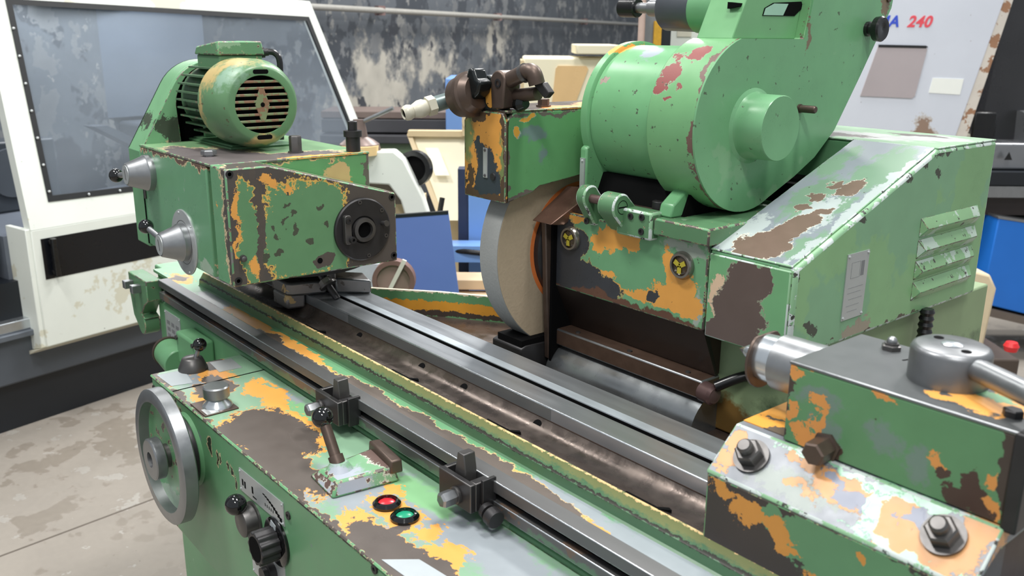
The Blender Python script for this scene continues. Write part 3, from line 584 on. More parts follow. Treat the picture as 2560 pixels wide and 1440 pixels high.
# ------------------------------------------------------------------ headstock motor
mt = thing('electric_motor', 'green finned electric motor with slotted fan cowl on the headstock', 'motor', (-1.83, .771, 1.370))
ax, az = .771, 1.464
mpaint = worn('fan_cowl_paint', (S(92, 130, 92), .36, 0), [
    dict(col=S(176, 156, 104), amp=1.5, scale=14, soft=.5, deep=0, blobs=[((-1.79, .70, 1.52), (.05, .05, .05)), ((-1.76, .74, 1.55), (.07, .06, .02)), ((-1.71, .78, 1.395), (.03, .05, .02)), ((-1.8, .69, 1.46), (.02, .02, .06))]),
    dict(col=S(126, 156, 134), amp=1.4, scale=20, soft=.5, deep=0, blobs=[((-1.73, .715, 1.515), (.03, .04, .03))]), dict(col=S(90, 84, 60), speck=.66, scale=60)])
finm = worn('fin_paint', (S(70, 100, 72), .45, 0), [dict(col=S(110, 100, 84), speck=.6, scale=50), dict(col=S(40, 44, 38), speck=.62, scale=30, deep=0)])
obj('motor_body', B().cyl((-1.955, ax, az), (-1.80, ax, az), .068, n=40), finm, mt)
for k in range(-4, 5):
    z = az+k*.0165; h = math.sqrt(max(.083**2-(k*.0165)**2, 0))
    obj('cooling_fin', B().box(-1.945, -1.812, ax-h, ax+h, z-.0018, z+.0018), finm, mt)
# cowl: shell with an open grille of bars (below)
R = .0875
ringpts = [(0, R-.004), (0, R), (.078, R), (.093, R-.005), (.104, R-.0105), (.1095, R-.0150), (.1110, R-.0185), (.1110, .0570), (.1085, .0560), (.100, R-.018), (.078, R-.006)]
obj('fan_cowl', ringprof(B(), (-1.811, ax, az), (1, 0, 0), ringpts, 64), mpaint, mt)
xg = -1.7005
gm = worn('grille_paint', (S(120, 132, 96), .4, 0), [dict(col=S(132, 100, 78), speck=.5, scale=60)])
for k in range(-5, 5):
    z = az+(k+.5)*.0127; h = math.sqrt(.0625**2-((k+.5)*.0127)**2)
    if abs(k+.5) > 4:
        zs_ = az+(1 if k > 0 else -1)*.0635
        obj('short_slot', B().prism([(ax+p, zs_+q) for p, q in rrect(-.016, .016, -.0042, .0042, .0040)], 'x', -1.7003, -1.6996), deep, mt)
        continue
    obj('grille_bar', B().box(xg-.003, xg, ax-h, ax+h, z-.0026, z+.0026), gm, mt, .001)
hubp = [(ax+.006*s, az+zz) for s, zz in ((-1, .034), (1, .034))]
obj('grille_hub', B().prism([(ax-.004, az-.034), (ax+.004, az-.034), (ax+.011, az-.012), (ax+.015, az), (ax+.011, az+.012), (ax+.004, az+.034), (ax-.004, az+.034), (ax-.011, az+.012), (ax-.015, az), (ax-.011, az-.012)], 'x', xg-.0035, xg+.0004), gm, mt, .001)
obj('hub_hole', B().cyl((xg, ax, az), (xg+.0008, ax, az), .0045, n=16), deep, mt)
obj('fan', B().cyl((-1.76, ax, az), (-1.722, ax, az), .058, n=32), deep, mt)
obj('fan_guide', B().ring((-1.80, ax, az), (1, 0, 0), .066, .080, .06, 40), deep, mt)
# terminal box
obj('terminal_box', B().box(-1.930, -1.812, .735, .828, 1.528, 1.556), greenp_dark, mt, .003)
obj('terminal_lid', B().hexa([(-1.934, .731, 1.556), (-1.808, .731, 1.556), (-1.808, .832, 1.556), (-1.934, .832, 1.556)], [(-1.930, .735, 1.572), (-1.812, .735, 1.584), (-1.812, .828, 1.584), (-1.930, .828, 1.584)]), greenp_dark, mt, .003, edgewear)
obj('terminal_neck', B().box(-1.925, -1.82, .745, .815, 1.50, 1.53), greenp_dark, mt)
obj('cable_gland', B().rev((-1.830, .828, 1.560), (.3, 1, .1), [(0, .011), (.012, .011), (.012, .008), (.02, .008)], 14), blacksteel, mt)
obj('cable', B().tube(smooth_path([(-1.825, .842, 1.562), (-1.818, .858, 1.560), (-1.812, .866, 1.540), (-1.812, .862, 1.47), (-1.815, .86, 1.38)]), .0065, 10), blackplastic, mt)
obj('motor_foot', B().box(-2.0, -1.79, .738, .812, 1.370, 1.378).box(-1.975, -1.965, .752, .80, 1.378, 1.41).box(-1.83, -1.82, .752, .80, 1.378, 1.41), greenp_dark, mt, .002)
obj('foot_plate', B().box(-2.005, -1.775, .730, .875, 1.3702, 1.3745), greenp_dark, mt, .001)

# ------------------------------------------------------------------ swivel base under the headstock
sb = thing('swivel_base', 'dark steel swivel base with clamp jaws under the headstock', 'clamp base', (-1.74, .86, 1.0705))
obj('pivot_disc', B().cyl((-1.765, .865, 1.121), (-1.765, .865, 1.1530), .148, n=64), blacksteel, sb)
obj('pivot_neck', B().cyl((-1.80, .86, 1.098), (-1.80, .86, 1.1215), .10, n=40), deep, sb)
obj('base_plate', B().prism([(-1.96, .80), (-1.70, .80), (-1.635, .935), (-1.96, .935)], 'z', 1.0710, 1.099), blacksteel, sb, .002)
jm = worn('jaw_steel', (S(134, 130, 128), .36, .6), [dict(col=S(200, 170, 120), metal=0, amp=1.0, scale=60, blobs=[((-1.69, .785, 1.08), (.012, .02, .012)), ((-1.685, .785, 1.06), (.012, .02, .008))]), dict(col=BROWN, speck=.6, scale=30, metal=.4)])
obj('clamp_jaw', B().prism([(-1.755, .7885), (-1.682, .7880), (-1.672, .7960), (-1.6500, .8640), (-1.70, .885), (-1.755, .84)], 'z', 1.0715, 1.1005), jm, sb, .005, satin)['label'] = 'front jaw of the clamp base'
obj('jaw_skirt', B().prism([(-1.752, .7890), (-1.684, .7890), (-1.676, .8275), (-1.752, .8275)], 'z', 1.041, 1.0725), jm, sb, .005)
obj('clamp_jaw', B().hexa([(-1.640, .880, 1.0715), (-1.592, .9385, 1.0715), (-1.66, .960, 1.0715), (-1.70, .90, 1.0715)], [(-1.640, .880, 1.105), (-1.592, .9385, 1.1), (-1.66, .960, 1.1), (-1.70, .90, 1.105)]), jm, sb, .004, satin)
obj('jaw_ear', B().prism([(-1.655, .868), (-1.64, .882), (-1.69, .90), (-1.70, .885)], 'z', 1.09, 1.117), jm, sb, .003)
nd = Vector((-.62, -.25, .75)).normalized(); nb = Vector((-1.622, .853, 1.098))
obj('clamp_stud', B().cyl(nb-nd*.035, nb+nd*.030, .0075), blacksteel, sb)
obj('washer', B().cyl(nb-nd*.002, nb+nd*.003, .019, n=32), darksteel, sb)
obj('nut', B().hexn(nb+nd*.003, nd, .024, .013, .002), satin, sb)
obj('stud_end', B().cyl(nb+nd*.016, nb+nd*.026, .0075), satin, sb)

# ------------------------------------------------------------------ tailstock
ts = thing('tailstock', 'green tailstock with worn orange primer and steel centre', 'tailstock', (-.40, .885, 1.0705))
tf = worn('tailstock_front_wear', (S(90, 134, 94), .36, 0), [
    dict(col=S(106, 128, 116), amp=1.3, scale=30, soft=.4, deep=0, blobs=[((-.395, .812, 1.215), (.02, 1, .02)), ((-.475, .812, 1.232), (.03, 1, .012)), ((-.36, .812, 1.20), (.02, 1, .02)), ((-.455, .812, 1.205), (.02, 1, .02))]),
    dict(col=S(206, 140, 74), amp=1.2, scale=44, blobs=[((-.493, .812, 1.205), (.007, 1, .012)), ((-.470, .812, 1.186), (.020, 1, .008)), ((-.476, .812, 1.226), (.012, 1, .006)), ((-.466, .812, 1.205), (.005, 1, .018)), ((-.337, .812, 1.211), (.010, 1, .007)), ((-.290, .812, 1.185), (.010, 1, .012)), ((-.285, .812, 1.215), (.004, 1, .010)), ((-.495, .812, 1.255), (.01, 1, .005)), ((-.43, .812, 1.262), (.05, 1, .004))]),
    dict(col=S(72, 54, 46), amp=1.1, scale=40, blobs=[((-.307, .812, 1.183), (.022, 1, .014)), ((-.300, .812, 1.203), (.010, 1, .020)), ((-.33, .812, 1.205), (.008, 1, .006)), ((-.452, .812, 1.185), (.016, 1, .014))]),
    dict(col=S(76, 66, 60), metal=.3, amp=.7, scale=40, blobs=[((-.509, .812, 1.21), (.008, 1, .06)), ((-.271, .812, 1.22), (.010, 1, .2))]),
    dict(col=DBROWN, speck=.70, scale=90)])
obj('body', B().box(-.5070, -.275, .8125, .957, 1.1725, 1.2620), tf, ts, .002)
obj('lower_body', B().box(-.50, -.28, .830, .940, 1.0712, 1.173), greenp, ts)
ttop = worn('tailstock_top_wear', (S(84, 87, 88), .45, .35), [
    dict(col=ORANGE, metal=0, amp=1.2, scale=26, stretch=(.7, 1, 1), blobs=[((-.318, .862, 1.2655), (.040, .032, 1)), ((-.30, .905, 1.2655), (.03, .03, 1)), ((-.345, .84, 1.2655), (.03, .010, 1))]),
    dict(col=S(112, 156, 116), amp=1.2, scale=22, blobs=[((-.285, .93, 1.2655), (.03, .03, 1)), ((-.33, .885, 1.2655), (.02, .008, 1))])])
obj('top_plate', B().box(-.5078, -.273, .8118, .9578, 1.2615, 1.2655), ttop, ts, .0015, satin)
obj('end_plate', B().box(-.2760, -.262, .810, .958, 1.168, 1.2655), blacksteel, ts, .002)
for y0 in ((-.432, .908, -.418, .95), (-.385, .88, -.378, .893)): obj('scribe_line', B().hexa([(y0[0], y0[1], 1.2652), (y0[0]+.0018, y0[1], 1.2652), (y0[2]+.0018, y0[3], 1.2652), (y0[2], y0[3], 1.2652)], [(y0[0], y0[1], 1.2660), (y0[0]+.0018, y0[1], 1.2660), (y0[2]+.0018, y0[3], 1.2660), (y0[2], y0[3], 1.2660)]), deep, ts)
# clamp foot with slanted top
cf = worn('clamp_foot_wear', (S(124, 128, 134), .38, .1), [
    dict(col=S(152, 160, 155), amp=1.3, scale=26, soft=.3, deep=0, blobs=[((-.47, .775, 1.14), (.05, .02, .04)), ((-.40, .79, 1.15), (.05, .02, .04))]),
    dict(col=S(204, 150, 98), rough=.42, amp=1.2, scale=30, soft=.08, blobs=[((-.548, .775, 1.14), (.016, .014, .03)), ((-.545, .798, 1.16), (.02, .010, .02)), ((-.418, .790, 1.155), (.040, .018, .03)), ((-.365, .785, 1.15), (.028, .030, .05)), ((-.315, .775, 1.14), (.045, .020, .04)), ((-.475, .800, 1.165), (.03, .008, .01)), ((-.46, .778, 1.14), (.02, .008, .01)), ((-.285, .80, 1.16), (.02, .02, .03))]),
    dict(col=S(142, 146, 160), amp=1.2, scale=34, blobs=[((-.405, .785, 1.15), (.018, .010, .02)), ((-.43, .795, 1.16), (.016, .006, .02)), ((-.345, .792, 1.155), (.012, .008, .02))]),
    dict(col=S(140, 190, 158), rough=.3, amp=.9, scale=28, blobs=[((-.385, .78, 1.14), (.010, .04, .05)), ((-.36, .806, 1.17), (.06, .008, .01)), ((-.45, .808, 1.17), (.06, .004, .01)), ((-.33, .763, 1.13), (.08, .006, .01))])], 60, .06)
clfr = worn('clamp_foot_front_wear', (S(72, 66, 64), .38, .4), [
    dict(col=S(92, 134, 96), metal=0, amp=.7, scale=24, blobs=[((-.40, .761, 1.10), (.09, 1, .028)), ((-.33, .761, 1.07), (.10, 1, .05)), ((-.48, .761, 1.105), (.02, 1, .02))]),
    dict(col=S(198, 136, 62), metal=0, amp=1.2, scale=46, blobs=[((-.545, .761, 1.115), (.014, 1, .012)), ((-.51, .761, 1.10), (.026, 1, .016)), ((-.475, .761, 1.10), (.02, 1, .014)), ((-.40, .761, 1.065), (.03, 1, .006)), ((-.46, .761, 1.085), (.025, 1, .006)), ((-.38, .761, 1.10), (.006, 1, .01))])])
obj('clamp_foot', B().prism([(.7610, 1.034), (.7610, 1.126), (.80, 1.150), (.826, 1.150), (.826, 1.034)], 'x', -.5670, -.272), clfr, ts, .003, edgewear)
obj('clamp_foot_top', B().prism([(.7605, 1.1285), (.8100, 1.1715), (.955, 1.1715), (.955, 1.150), (.810, 1.150), (.7605, 1.1240)], 'x', -.5675, -.2715), cf, ts, .0025, edgelight)
obj('orange_shelf', B().box(-.5660, -.5072, .822, .954, 1.1716, 1.1728), worn('shelf_primer', (S(228, 160, 70), .45, 0), [dict(col=S(96, 84, 72), amp=1.3, scale=40, blobs=[((-.52, .835, 1.17), (.02, .02, 1)), ((-.55, .86, 1.17), (.016, .006, 1))])]), ts)
obj('foot_block', B().box(-.562, -.275, .826, .955, 1.0712, 1.1510), darkbrown, ts)
fn = Vector((0, -.656, .755)); 
def studnut(x, y):
    z = 1.1285+(y-.7605)*(.043/.0495)+.001; p = Vector((x, y, z))
    obj('washer', B().cyl(p-fn*.001, p+fn*.0032, .0205, n=36), darksteel, ts)
    obj('nut', B().hexn(p+fn*.0032, fn, .0265, .0135, .002), darksteel, ts)
    obj('stud', B().rev(p+fn*.0155, fn, [(0, .0088), (.009, .0088), (.0115, .0065)], 20), darksteel, ts)
studnut(-.5270, .7865); studnut(-.3135, .7880)
obj('lock_bolt', B().rev((-.4545, .8130, 1.1840), (.0, -1, -.05), [(0, .0165), (.003, .0165), (.004, .0135), (.026, .0135), (.028, .0115)], 6, .2), brownsteel, ts)
obj('side_screw', B().hexn((-.262, .80, 1.108), (1, 0, 0), .018, .014, .002), blacksteel, ts)
# quill and centre
q = Vector((1, 0, 0)); qa = (.885, 1.2305)
obj('barrel', B().cyl((-.5630, qa[0], qa[1]), (-.500, qa[0], qa[1]), .0335, n=48), satin, ts)
obj('quill', B().rev((-.5862, qa[0], qa[1]), q, [(0, .0285), (.025, .0295)], 48), brightsteel, ts)
obj('centre', B().rev((-.6245, qa[0], qa[1]), q, [(0, 0), (.014, .0085), (.032, .0095)], 32), brightsteel, ts)
dz = []
for i in range(40):
    a = 2*math.pi*i/40; y = .0405*math.cos(a); z = .0405*math.sin(a)
    z = min(z, .034); dz.append((qa[0]+y*.89, qa[1]+z*.91-.002))
obj('splash_disc', B().prism(dz, 'x', -.5900, -.5860), brownsteel, ts, .0008)
obj('disc_hub', B().rev((-.5945, qa[0], qa[1]), q, [(0, .012), (.003, .015)], 24), satin, ts)
# lock knob with handle rod, oiler
kb = obj('lock_knob', B().rev((-.374, .889, 1.2655), (0, 0, 1), [(0, .0385), (.032, .0385), (.036, .0365), (.0380, .0330), (.0382, 0)], 64), plain('brushed_knob_steel', S(126, 128, 130), .38, .75, .12, 60, .05), ts)
obj('knob_screw', B().rev((-.374, .889, 1.3035), (0, 0, 1), [(0, .0105), (.001, .0105), (.0028, .006), (.003, 0)], 20), brightsteel, kb)
for a in (150, 330):
    c = Vector((-.374+.022*math.cos(math.radians(a)), .889+.022*math.sin(math.radians(a)), 1.3037)); obj('pin_hole', B().cyl(c, c+Vector((0, 0, .0004)), .005, n=14), deep, kb)
obj('handle_rod', B().rev((-.345, .876, 1.290), (.86, -.50, .04), [(0, .0105), (.012, .0105), (.012, .0115), (.20, .0115), (.20, 0)], 24), satin, ts)
obj('oiler', B().rev((-.4575, .9325, 1.2655), (0, 0, 1), [(0, .0110), (.005, .0110), (.006, .0085), (.008, .0085)], 6, .3), darksteel, ts)
obj('oiler_ball', B().sph((-.4575, .9325, 1.275), .0058, 14), satin, ts)
obj('top_bolt', B().hexn((-.293, .846, 1.2655), (0, 0, 1), .016, .007, .001), blacksteel, ts)
# ------------------------------------------------------------------ wheel head
wh = thing('spindle_housing', 'green and orange spindle housing with two round sight glasses', 'spindle housing', (-.99, 1.2, .984))
hf = worn('housing_front_wear', (S(100, 150, 108), .38, 0), [
    dict(col=S(150, 160, 148), amp=1.3, scale=24, soft=.3, deep=0, blobs=[((-.87, 1.07, 1.285), (.05, 1, .014)), ((-.835, 1.07, 1.195), (.010, 1, .03))]),
    dict(col=S(214, 152, 70), amp=.95, scale=30, blobs=[((-1.025, 1.07, 1.276), (.038, 1, .020)), ((-.985, 1.07, 1.272), (.022, 1, .018)), ((-1.055, 1.07, 1.262), (.018, 1, .020)), ((-.885, 1.07, 1.205), (.055, 1, .020)), ((-.905, 1.07, 1.19), (.085, 1, .012)), ((-.900, 1.07, 1.245), (.014, 1, .034)), ((-.866, 1.07, 1.222), (.026, 1, .022)), ((-1.04, 1.07, 1.203), (.030, 1, .008)), ((-1.115, 1.07, 1.30), (.035, 1, .012)), ((-1.0, 1.07, 1.188), (.05, 1, .006))]),
    dict(col=S(58, 60, 64), rough=.3, metal=.2, amp=.75, scale=26, rim=S(170, 150, 90), rimw=.05, blobs=[((-1.150, 1.07, 1.23), (.045, 1, .075)), ((-1.12, 1.07, 1.195), (.060, 1, .035)), ((-1.10, 1.07, 1.25), (.02, 1, .03)), ((-1.06, 1.07, 1.18), (.06, 1, .018)), ((-.935, 1.07, 1.192), (.010, 1, .010))]),
    dict(col=S(92, 62, 46), rough=.4, amp=.5, scale=20, soft=.2, blobs=[((-1.0, 1.07, 1.160), (.4, 1, .013))]),
    dict(col=DBROWN, speck=.69, scale=80)])
obj('front_panel', B().box(-1.165, -.8235, 1.0695, 1.0800, 1.1610, 1.3005), hf, wh, .003, edgewear)
obj('housing_body', B().prism([(1.0790, 1.165), (1.0790, 1.300), (1.10, 1.3180), (1.33, 1.3180), (1.33, 1.080), (1.108, 1.080)], 'x', -1.164, -.8235), darkbrown, wh, .002)
obj('undercut_panel', B().prism([(1.0695, 1.1640), (1.1085, 1.0790), (1.115, 1.0790), (1.080, 1.1640)], 'x', -1.1645, -.8230), plain('blackish_undercut_paint', S(36, 29, 26), .34, .1, .5, 9, .1, .2), wh)  # near-black brown over the whole undercut face
obj('ledge_bar', B().box(-1.172, -.8225, 1.0740, 1.130, 1.0465, 1.0780), plain('rusty_ledge', S(98, 78, 66), .36, .5, .35, 40, .2), wh, .003, satin)
for x in (-1.118, -.99, -.862): obj('ledge_screw', B().cyl((x, 1.088, 1.0775), (x, 1.088, 1.0800), .0045, n=14), darksteel, wh)
obj('slide_guard', B().prism(arc(1.118, .985, .0665, 20, 200, 20), 'x', -1.168, -.8225), plain('polished_guard_steel', S(150, 154, 156), .25, .85, .2, 14, .08, .25), wh)
obj('pivot_pin', B().rev((-.824, 1.082, 1.0600), (1, -.15, 0), [(0, .0165), (.022, .0165), (.026, .012), (.026, .009), (.030, 0)], 28), plain('violet_brown_steel', S(104, 82, 80), .35, .5, .2), wh)
obj('coolant_hose', B().tube(smooth_path([(-.80, 1.08, 1.075), (-.77, 1.11, 1.094), (-.73, 1.15, 1.104), (-.71, 1.18, 1.108)]), .0085, 12), blackplastic, wh)
slm = worn('slide_paint', (S(136, 156, 118), .5, 0), [dict(col=S(60, 80, 56), amp=1.0, scale=8, soft=.6, deep=0, blobs=[((-.70, 1.13, 1.03), (.06, 1, .05))]), dict(col=S(110, 84, 40), amp=1.0, scale=14, soft=.4, deep=0, blobs=[((-.80, 1.13, 1.01), (.05, 1, .05))])])
obj('slide_casting', B().box(-1.150, -.690, 1.118, 1.76, .985, 1.150), slm, wh, .004)
# motor mounting plate and hinge
obj('mount_plate', B().prism([(1.057, 1.2985), (1.057, 1.3255), (1.34, 1.3255), (1.34, 1.2985)], 'x', -.925, -.8150), greenp_dark, wh, .003, edgewear)
obj('hinge_plate', B().prism([(1.052, 1.288), (1.052, 1.333), (1.085, 1.333), (1.085, 1.288)], 'x', -1.000, -.925), greenp_dark, wh, .004, edgelight)
def lug(x0, x1, y, z, r):
    obj('hinge_lug', B().prism(arc(y, z, r, 60, 215, 10)+[(1.062, 1.290), (1.085, 1.290), (1.085, 1.330)], 'x', x0, x1), greenp_dark, wh, .003, edgelight)
lug(-1.078, -1.058, 1.0530, 1.3400, .0200); lug(-1.022, -.985, 1.0500, 1.3340, .0220)
obj('hinge_pin', B().cyl((-1.07, 1.0520, 1.338), (-1.0, 1.0520, 1.338), .0075), plain('violet_brown_steel', S(104, 82, 80)), wh)
obj('pin_slot', B().ring((-.9855, 1.0500, 1.334), (1, 0, 0), .0105, .0115, .0008, 28).box(-.986, -.9845, 1.041, 1.059, 1.333, 1.335), deep, wh)
obj('rear_plate', B().box(-1.10, -.93, 1.085, 1.34, 1.317, 1.330), brownsteel, wh, .002)
for (x, y) in ((-1.035, 1.12), (-.955, 1.105)): obj('cap_screw', B().cyl((x, y, 1.330), (x, y, 1.343), .0125, n=24), blacksteel, wh, .001)
for (x, z) in ((-.944, 1.324), (-.944, 1.301), (-.968, 1.322), (-1.068, 1.298)): obj('socket_screw', B().ring((x, 1.0525, z), (0, -1, 0), .003, .0055, .0025, 14).cyl((x, 1.0525, z), (x, 1.0518, z), .003, n=8), blacksteel, wh)
for (x, z) in ((-1.1225, 1.2560), (-.8705, 1.2580)):
    sg = obj('sight_glass', ringprof(B(), (x, 1.0700, z), (0, -1, 0), [(0, .0155), (0, .0225), (.004, .0225), (.009, .0195), (.009, .0160)], 36), plain('chromed_bezel', S(150, 146, 140), .22, .9, .12), wh)
    obj('glass_disc', B().rev((x, 1.0698, z), (0, -1, 0), [(0, .0158), (.005, .0158), (.0075, .010), (.008, 0)], 28), plain('dark_oil_glass', S(62, 50, 34), .08, 0, .1, 20, 0), sg)
    yb = B()
    for a in (30, 150, 270):
        d = Vector((math.cos(math.radians(a)), 0, math.sin(math.radians(a)))); n = Vector((-d.z, 0, d.x))
        c = Vector((x, 1.0612, z)); p = [c-n*.0035, c+d*.012-n*.0040, c+d*.012+n*.0040, c+n*.0035]
        yb.hexa(p, [v+Vector((0, -.0008, 0)) for v in p])
    obj('level_star', yb, brass, sg)

# ------------------------------------------------------------------ grinding wheel
gw = thing('grinding_wheel', 'large grey and beige grinding wheel with orange paper ring', 'grinding wheel', (-1.22, 1.157, 1.2195))
wy, wz = 1.157, 1.2195
obj('abrasive_disc', B().rev((-1.2445, wy, wz), (1, 0, 0), [(0, .1965), (.0495, .1965)], 96), plain('abrasive_face', S(166, 150, 126), .85, 0, .08, 160, .3), gw)
obj('dressed_rim', B().ring((-1.2448, wy, wz), (1, 0, 0), .190, .1975, .0490, 96), plain('abrasive_rim', S(142, 144, 142), .85, 0, .06, 200, .3), gw)
obj('paper_ring', B().ring((-1.1955, wy, wz), (1, 0, 0), .10, .121, .0012, 64), plain('orange_blotter', S(206, 112, 52), .7, 0, .1), gw)
obj('wheel_flange', B().rev((-1.195, wy, wz), (1, 0, 0), [(0, .113), (.012, .113), (.016, .106), (.017, .09), (.028, .05)], 64), blacksteel, gw)
# inner deflector beside the wheel
df = thing('wheel_deflector', 'rusty brown deflector plate between wheel and spindle housing', 'deflector', (-1.17, 1.09, 1.05))
obj('deflector_strip', B().prism([(1.046, 1.285), (1.068, 1.285), (1.078, 1.150), (1.085, 1.12), (1.095, 1.010), (1.060, 1.020), (1.052, 1.16)], 'x', -1.178, -1.166), brownsteel, df, .002)
obj('deflector_hood', B().hexa([(-1.185, 1.030, 1.283), (-1.185, 1.062, 1.278), (-1.185, 1.135, 1.325), (-1.185, 1.115, 1.337)], [(-1.135, 1.030, 1.283), (-1.135, 1.062, 1.278), (-1.115, 1.145, 1.330), (-1.115, 1.125, 1.342)]), plain('oily_rusty_sheet', S(108, 82, 70), .25, .5, .3, 40, .3), df, .002)
obj('deflector_back', B().box(-1.166, -1.160, 1.06, 1.12, 1.0, 1.30), deep, df)
obj('lower_block', B().prism([(1.002, 1.048), (1.015, 1.052), (1.10, 1.050), (1.10, .986), (1.04, .986), (1.02, 1.02), (1.002, 1.03)], 'x', -1.262, -1.178), blacksteel, df, .003)
obj('lower_slot', B().box(-1.250, -1.180, 1.006, 1.10, 1.050, 1.062), deep, df)

# ------------------------------------------------------------------ wheel hood
wg = thing('wheel_hood', 'green and orange sheet guard over the top of the grinding wheel', 'wheel guard', (-1.226, 1.15, 1.323))
prof = [(.9585, 1.3235), (1.0165, 1.3360), (1.034, 1.3460), (1.135, 1.3570), (1.40, 1.36), (1.40, 1.4750), (.9750, 1.4750), (.9585, 1.4620)]
hoods = worn('hood_side_paint', (S(92, 146, 96), .30, 0), [
    dict(col=S(104, 126, 122), amp=1.3, scale=16, soft=.4, deep=0, blobs=[((-1.17, 1.02, 1.435), (1, .025, .014)), ((-1.17, 1.04, 1.395), (1, .012, .016))]),
    dict(col=S(222, 162, 66), amp=.9, scale=34, rim=S(150, 170, 160), blobs=[((-1.17, .985, 1.441), (1, .009, .010)), ((-1.17, 1.008, 1.4635), (1, .012, .004))]),
    dict(col=BROWN, amp=1.1, scale=30, blobs=[((-1.17, 1.05, 1.4745), (1, .2, .004)), ((-1.17, 1.0, 1.328), (1, .06, .006)), ((-1.17, .958, 1.40), (1, .005, .2))])])
obj('side_plate', B().prism(prof, 'x', -1.178, -1.1695), hoods, wg, .002, edgewear)
obj('far_plate', B().prism(prof, 'x', -1.284, -1.277), greenp, wg)
hfr = worn('hood_front_wear', (S(206, 146, 66), .36, 0), [
    dict(col=S(110, 124, 76), amp=1.1, scale=18, stretch=(1, 1, .4), soft=.3, deep=0, blobs=[((-1.268, .956, 1.43), (.016, 1, .05)), ((-1.182, .956, 1.40), (.008, 1, .05))]),
    dict(col=S(54, 62, 70), rough=.3, metal=.1, amp=.55, scale=24, rim=S(96, 76, 58), rimw=.05, blobs=[((-1.222, .956, 1.365), (.028, 1, .062)), ((-1.205, .956, 1.345), (.030, 1, .032)), ((-1.24, .956, 1.415), (.010, 1, .016))]),
    dict(col=S(90, 72, 56), rough=.4, metal=.3, amp=.9, scale=34, blobs=[((-1.225, .956, 1.322), (.09, 1, .010)), ((-1.281, .956, 1.4), (.006, 1, .2)), ((-1.172, .956, 1.4), (.006, 1, .2)), ((-1.262, .956, 1.35), (.008, 1, .03)), ((-1.245, .956, 1.468), (.05, 1, .010))]),
    dict(col=S(40, 40, 40), speck=.66, scale=70)])
obj('front_plate', B().prism([(-1.284, 1.3235), (-1.1695, 1.3235), (-1.1695, 1.462), (-1.178, 1.4750), (-1.270, 1.4750), (-1.284, 1.456)], 'y', .9552, .9640), hfr, wg, .002, edgewear)
obj('roof_plate', B().box(-1.2845, -1.1690, .9600, 1.40, 1.4745, 1.4790), worn('hood_roof_wear', (S(84, 72, 62), .3, .3), [dict(col=S(206, 130, 56), amp=.9, scale=20, blobs=[((-1.18, 1.13, 1.478), (.03, .09, 1)), ((-1.20, 1.25, 1.478), (.06, .1, 1))]), dict(col=S(30, 36, 44), amp=.9, scale=20, blobs=[((-1.25, .99, 1.478), (.05, .05, 1))])]), wg, .0015, edgewear)
np_ = obj('name_plate', B().box(-1.2275, -1.2165, .9535, .9553, 1.362, 1.4135), alu, wg)
for z in (1.366, 1.4095): obj('rivet', B().sph((-1.222, .9535, z), .0028, 8), darksteel, np_)
obj('plug_hole', B().rev((-1.201, .9555, 1.366), (0, -1, 0), [(0, .007), (.003, .006), (.003, .003)], 16), blacksteel, wg)
obj('roof_bolt', B().rev((-1.206, 1.072, 1.479), (0, 0, 1), [(0, .0135), (.003, .0135), (.0031, .0105), (.013, .0105), (.014, .009)], 6, .3), brownsteel, wg)

# ------------------------------------------------------------------ coolant nozzle on the hood
cn = thing('coolant_nozzle', 'swivelling coolant nozzle with pale ball tip on the wheel hood', 'nozzle', (-1.21, .96, 1.479))
pale = plain('pale_nozzle', S(196, 192, 174), .4, .1, .1)
nd2 = Vector((.2, .95, .24)).normalized(); A0 = Vector((-1.300, .945, 1.492))-nd2*.098
obj('nozzle_tip', ringprof(B(), A0, nd2, [(.001, .0082), (0, .0095), (.004, .0128), (.010, .0138), (.016, .0120), (.018, .0105), (.018, .006)], 32), pale, cn)
obj('tip_bore', B().cyl(A0+nd2*.003, A0+nd2*.006, .0086), deep, cn)
obj('tip_ball', B().rev(A0+nd2*.018, nd2, [(0, .0110), (.004, .0125), (.012, .0155), (.020, .0155), (.027, .0125), (.030, .0120)], 32), pale, cn)
obj('tip_nut', B().hexn(A0+nd2*.046, nd2, .030, .014), pale, cn)
obj('nozzle_pipe', B().cyl(A0+nd2*.060, A0+nd2*.112, .0140), plain('grey_green_pipe', S(104, 118, 116), .35, .3), cn)
dc = Vector((-1.262, .942, 1.499)); dd = Vector((1, .10, .26)).normalized()
obj('valve_body', B().rev(dc-dd*.018, dd, [(0, .018), (.004, .034), (.024, .036), (.026, .039), (.034, .039), (.036, .034), (.050, .028)], 40), brownsteel, cn)
obj('valve_bore', B().rev(dc+dd*.016, dd, [(0, .027), (.004, .022)], 24), deep, cn)
obj('bracket_post', B().prism([(-1.262, 1.477), (-1.190, 1.477), (-1.205, 1.515), (-1.200, 1.53), (-1.225, 1.536), (-1.240, 1.515)], 'y', .958, .985), worn('bracket_wear', (S(34, 40, 40), .3, .2), [dict(col=S(206, 148, 66), amp=1, scale=44, blobs=[((-1.208, .955, 1.505), (.014, 1, .026)), ((-1.200, .955, 1.482), (.02, 1, .008))])]), cn, .003)
obj('wing_clamp', B().prism([(-1.262, 1.500), (-1.248, 1.520), (-1.240, 1.546), (-1.226, 1.546), (-1.218, 1.530), (-1.205, 1.524), (-1.214, 1.506), (-1.232, 1.492), (-1.25, 1.488)], 'y', .930, .959), plain('black_tarry_steel', S(26, 30, 30), .2, .3, .3, 40, .3), cn, .004)
obj('cross_block', B().prism(arc(-1.192, 1.524, .020, 20, 200, 8)+[(-1.208, 1.479), (-1.178, 1.482)], 'y', .956, .992), brownsteel, cn, .003)
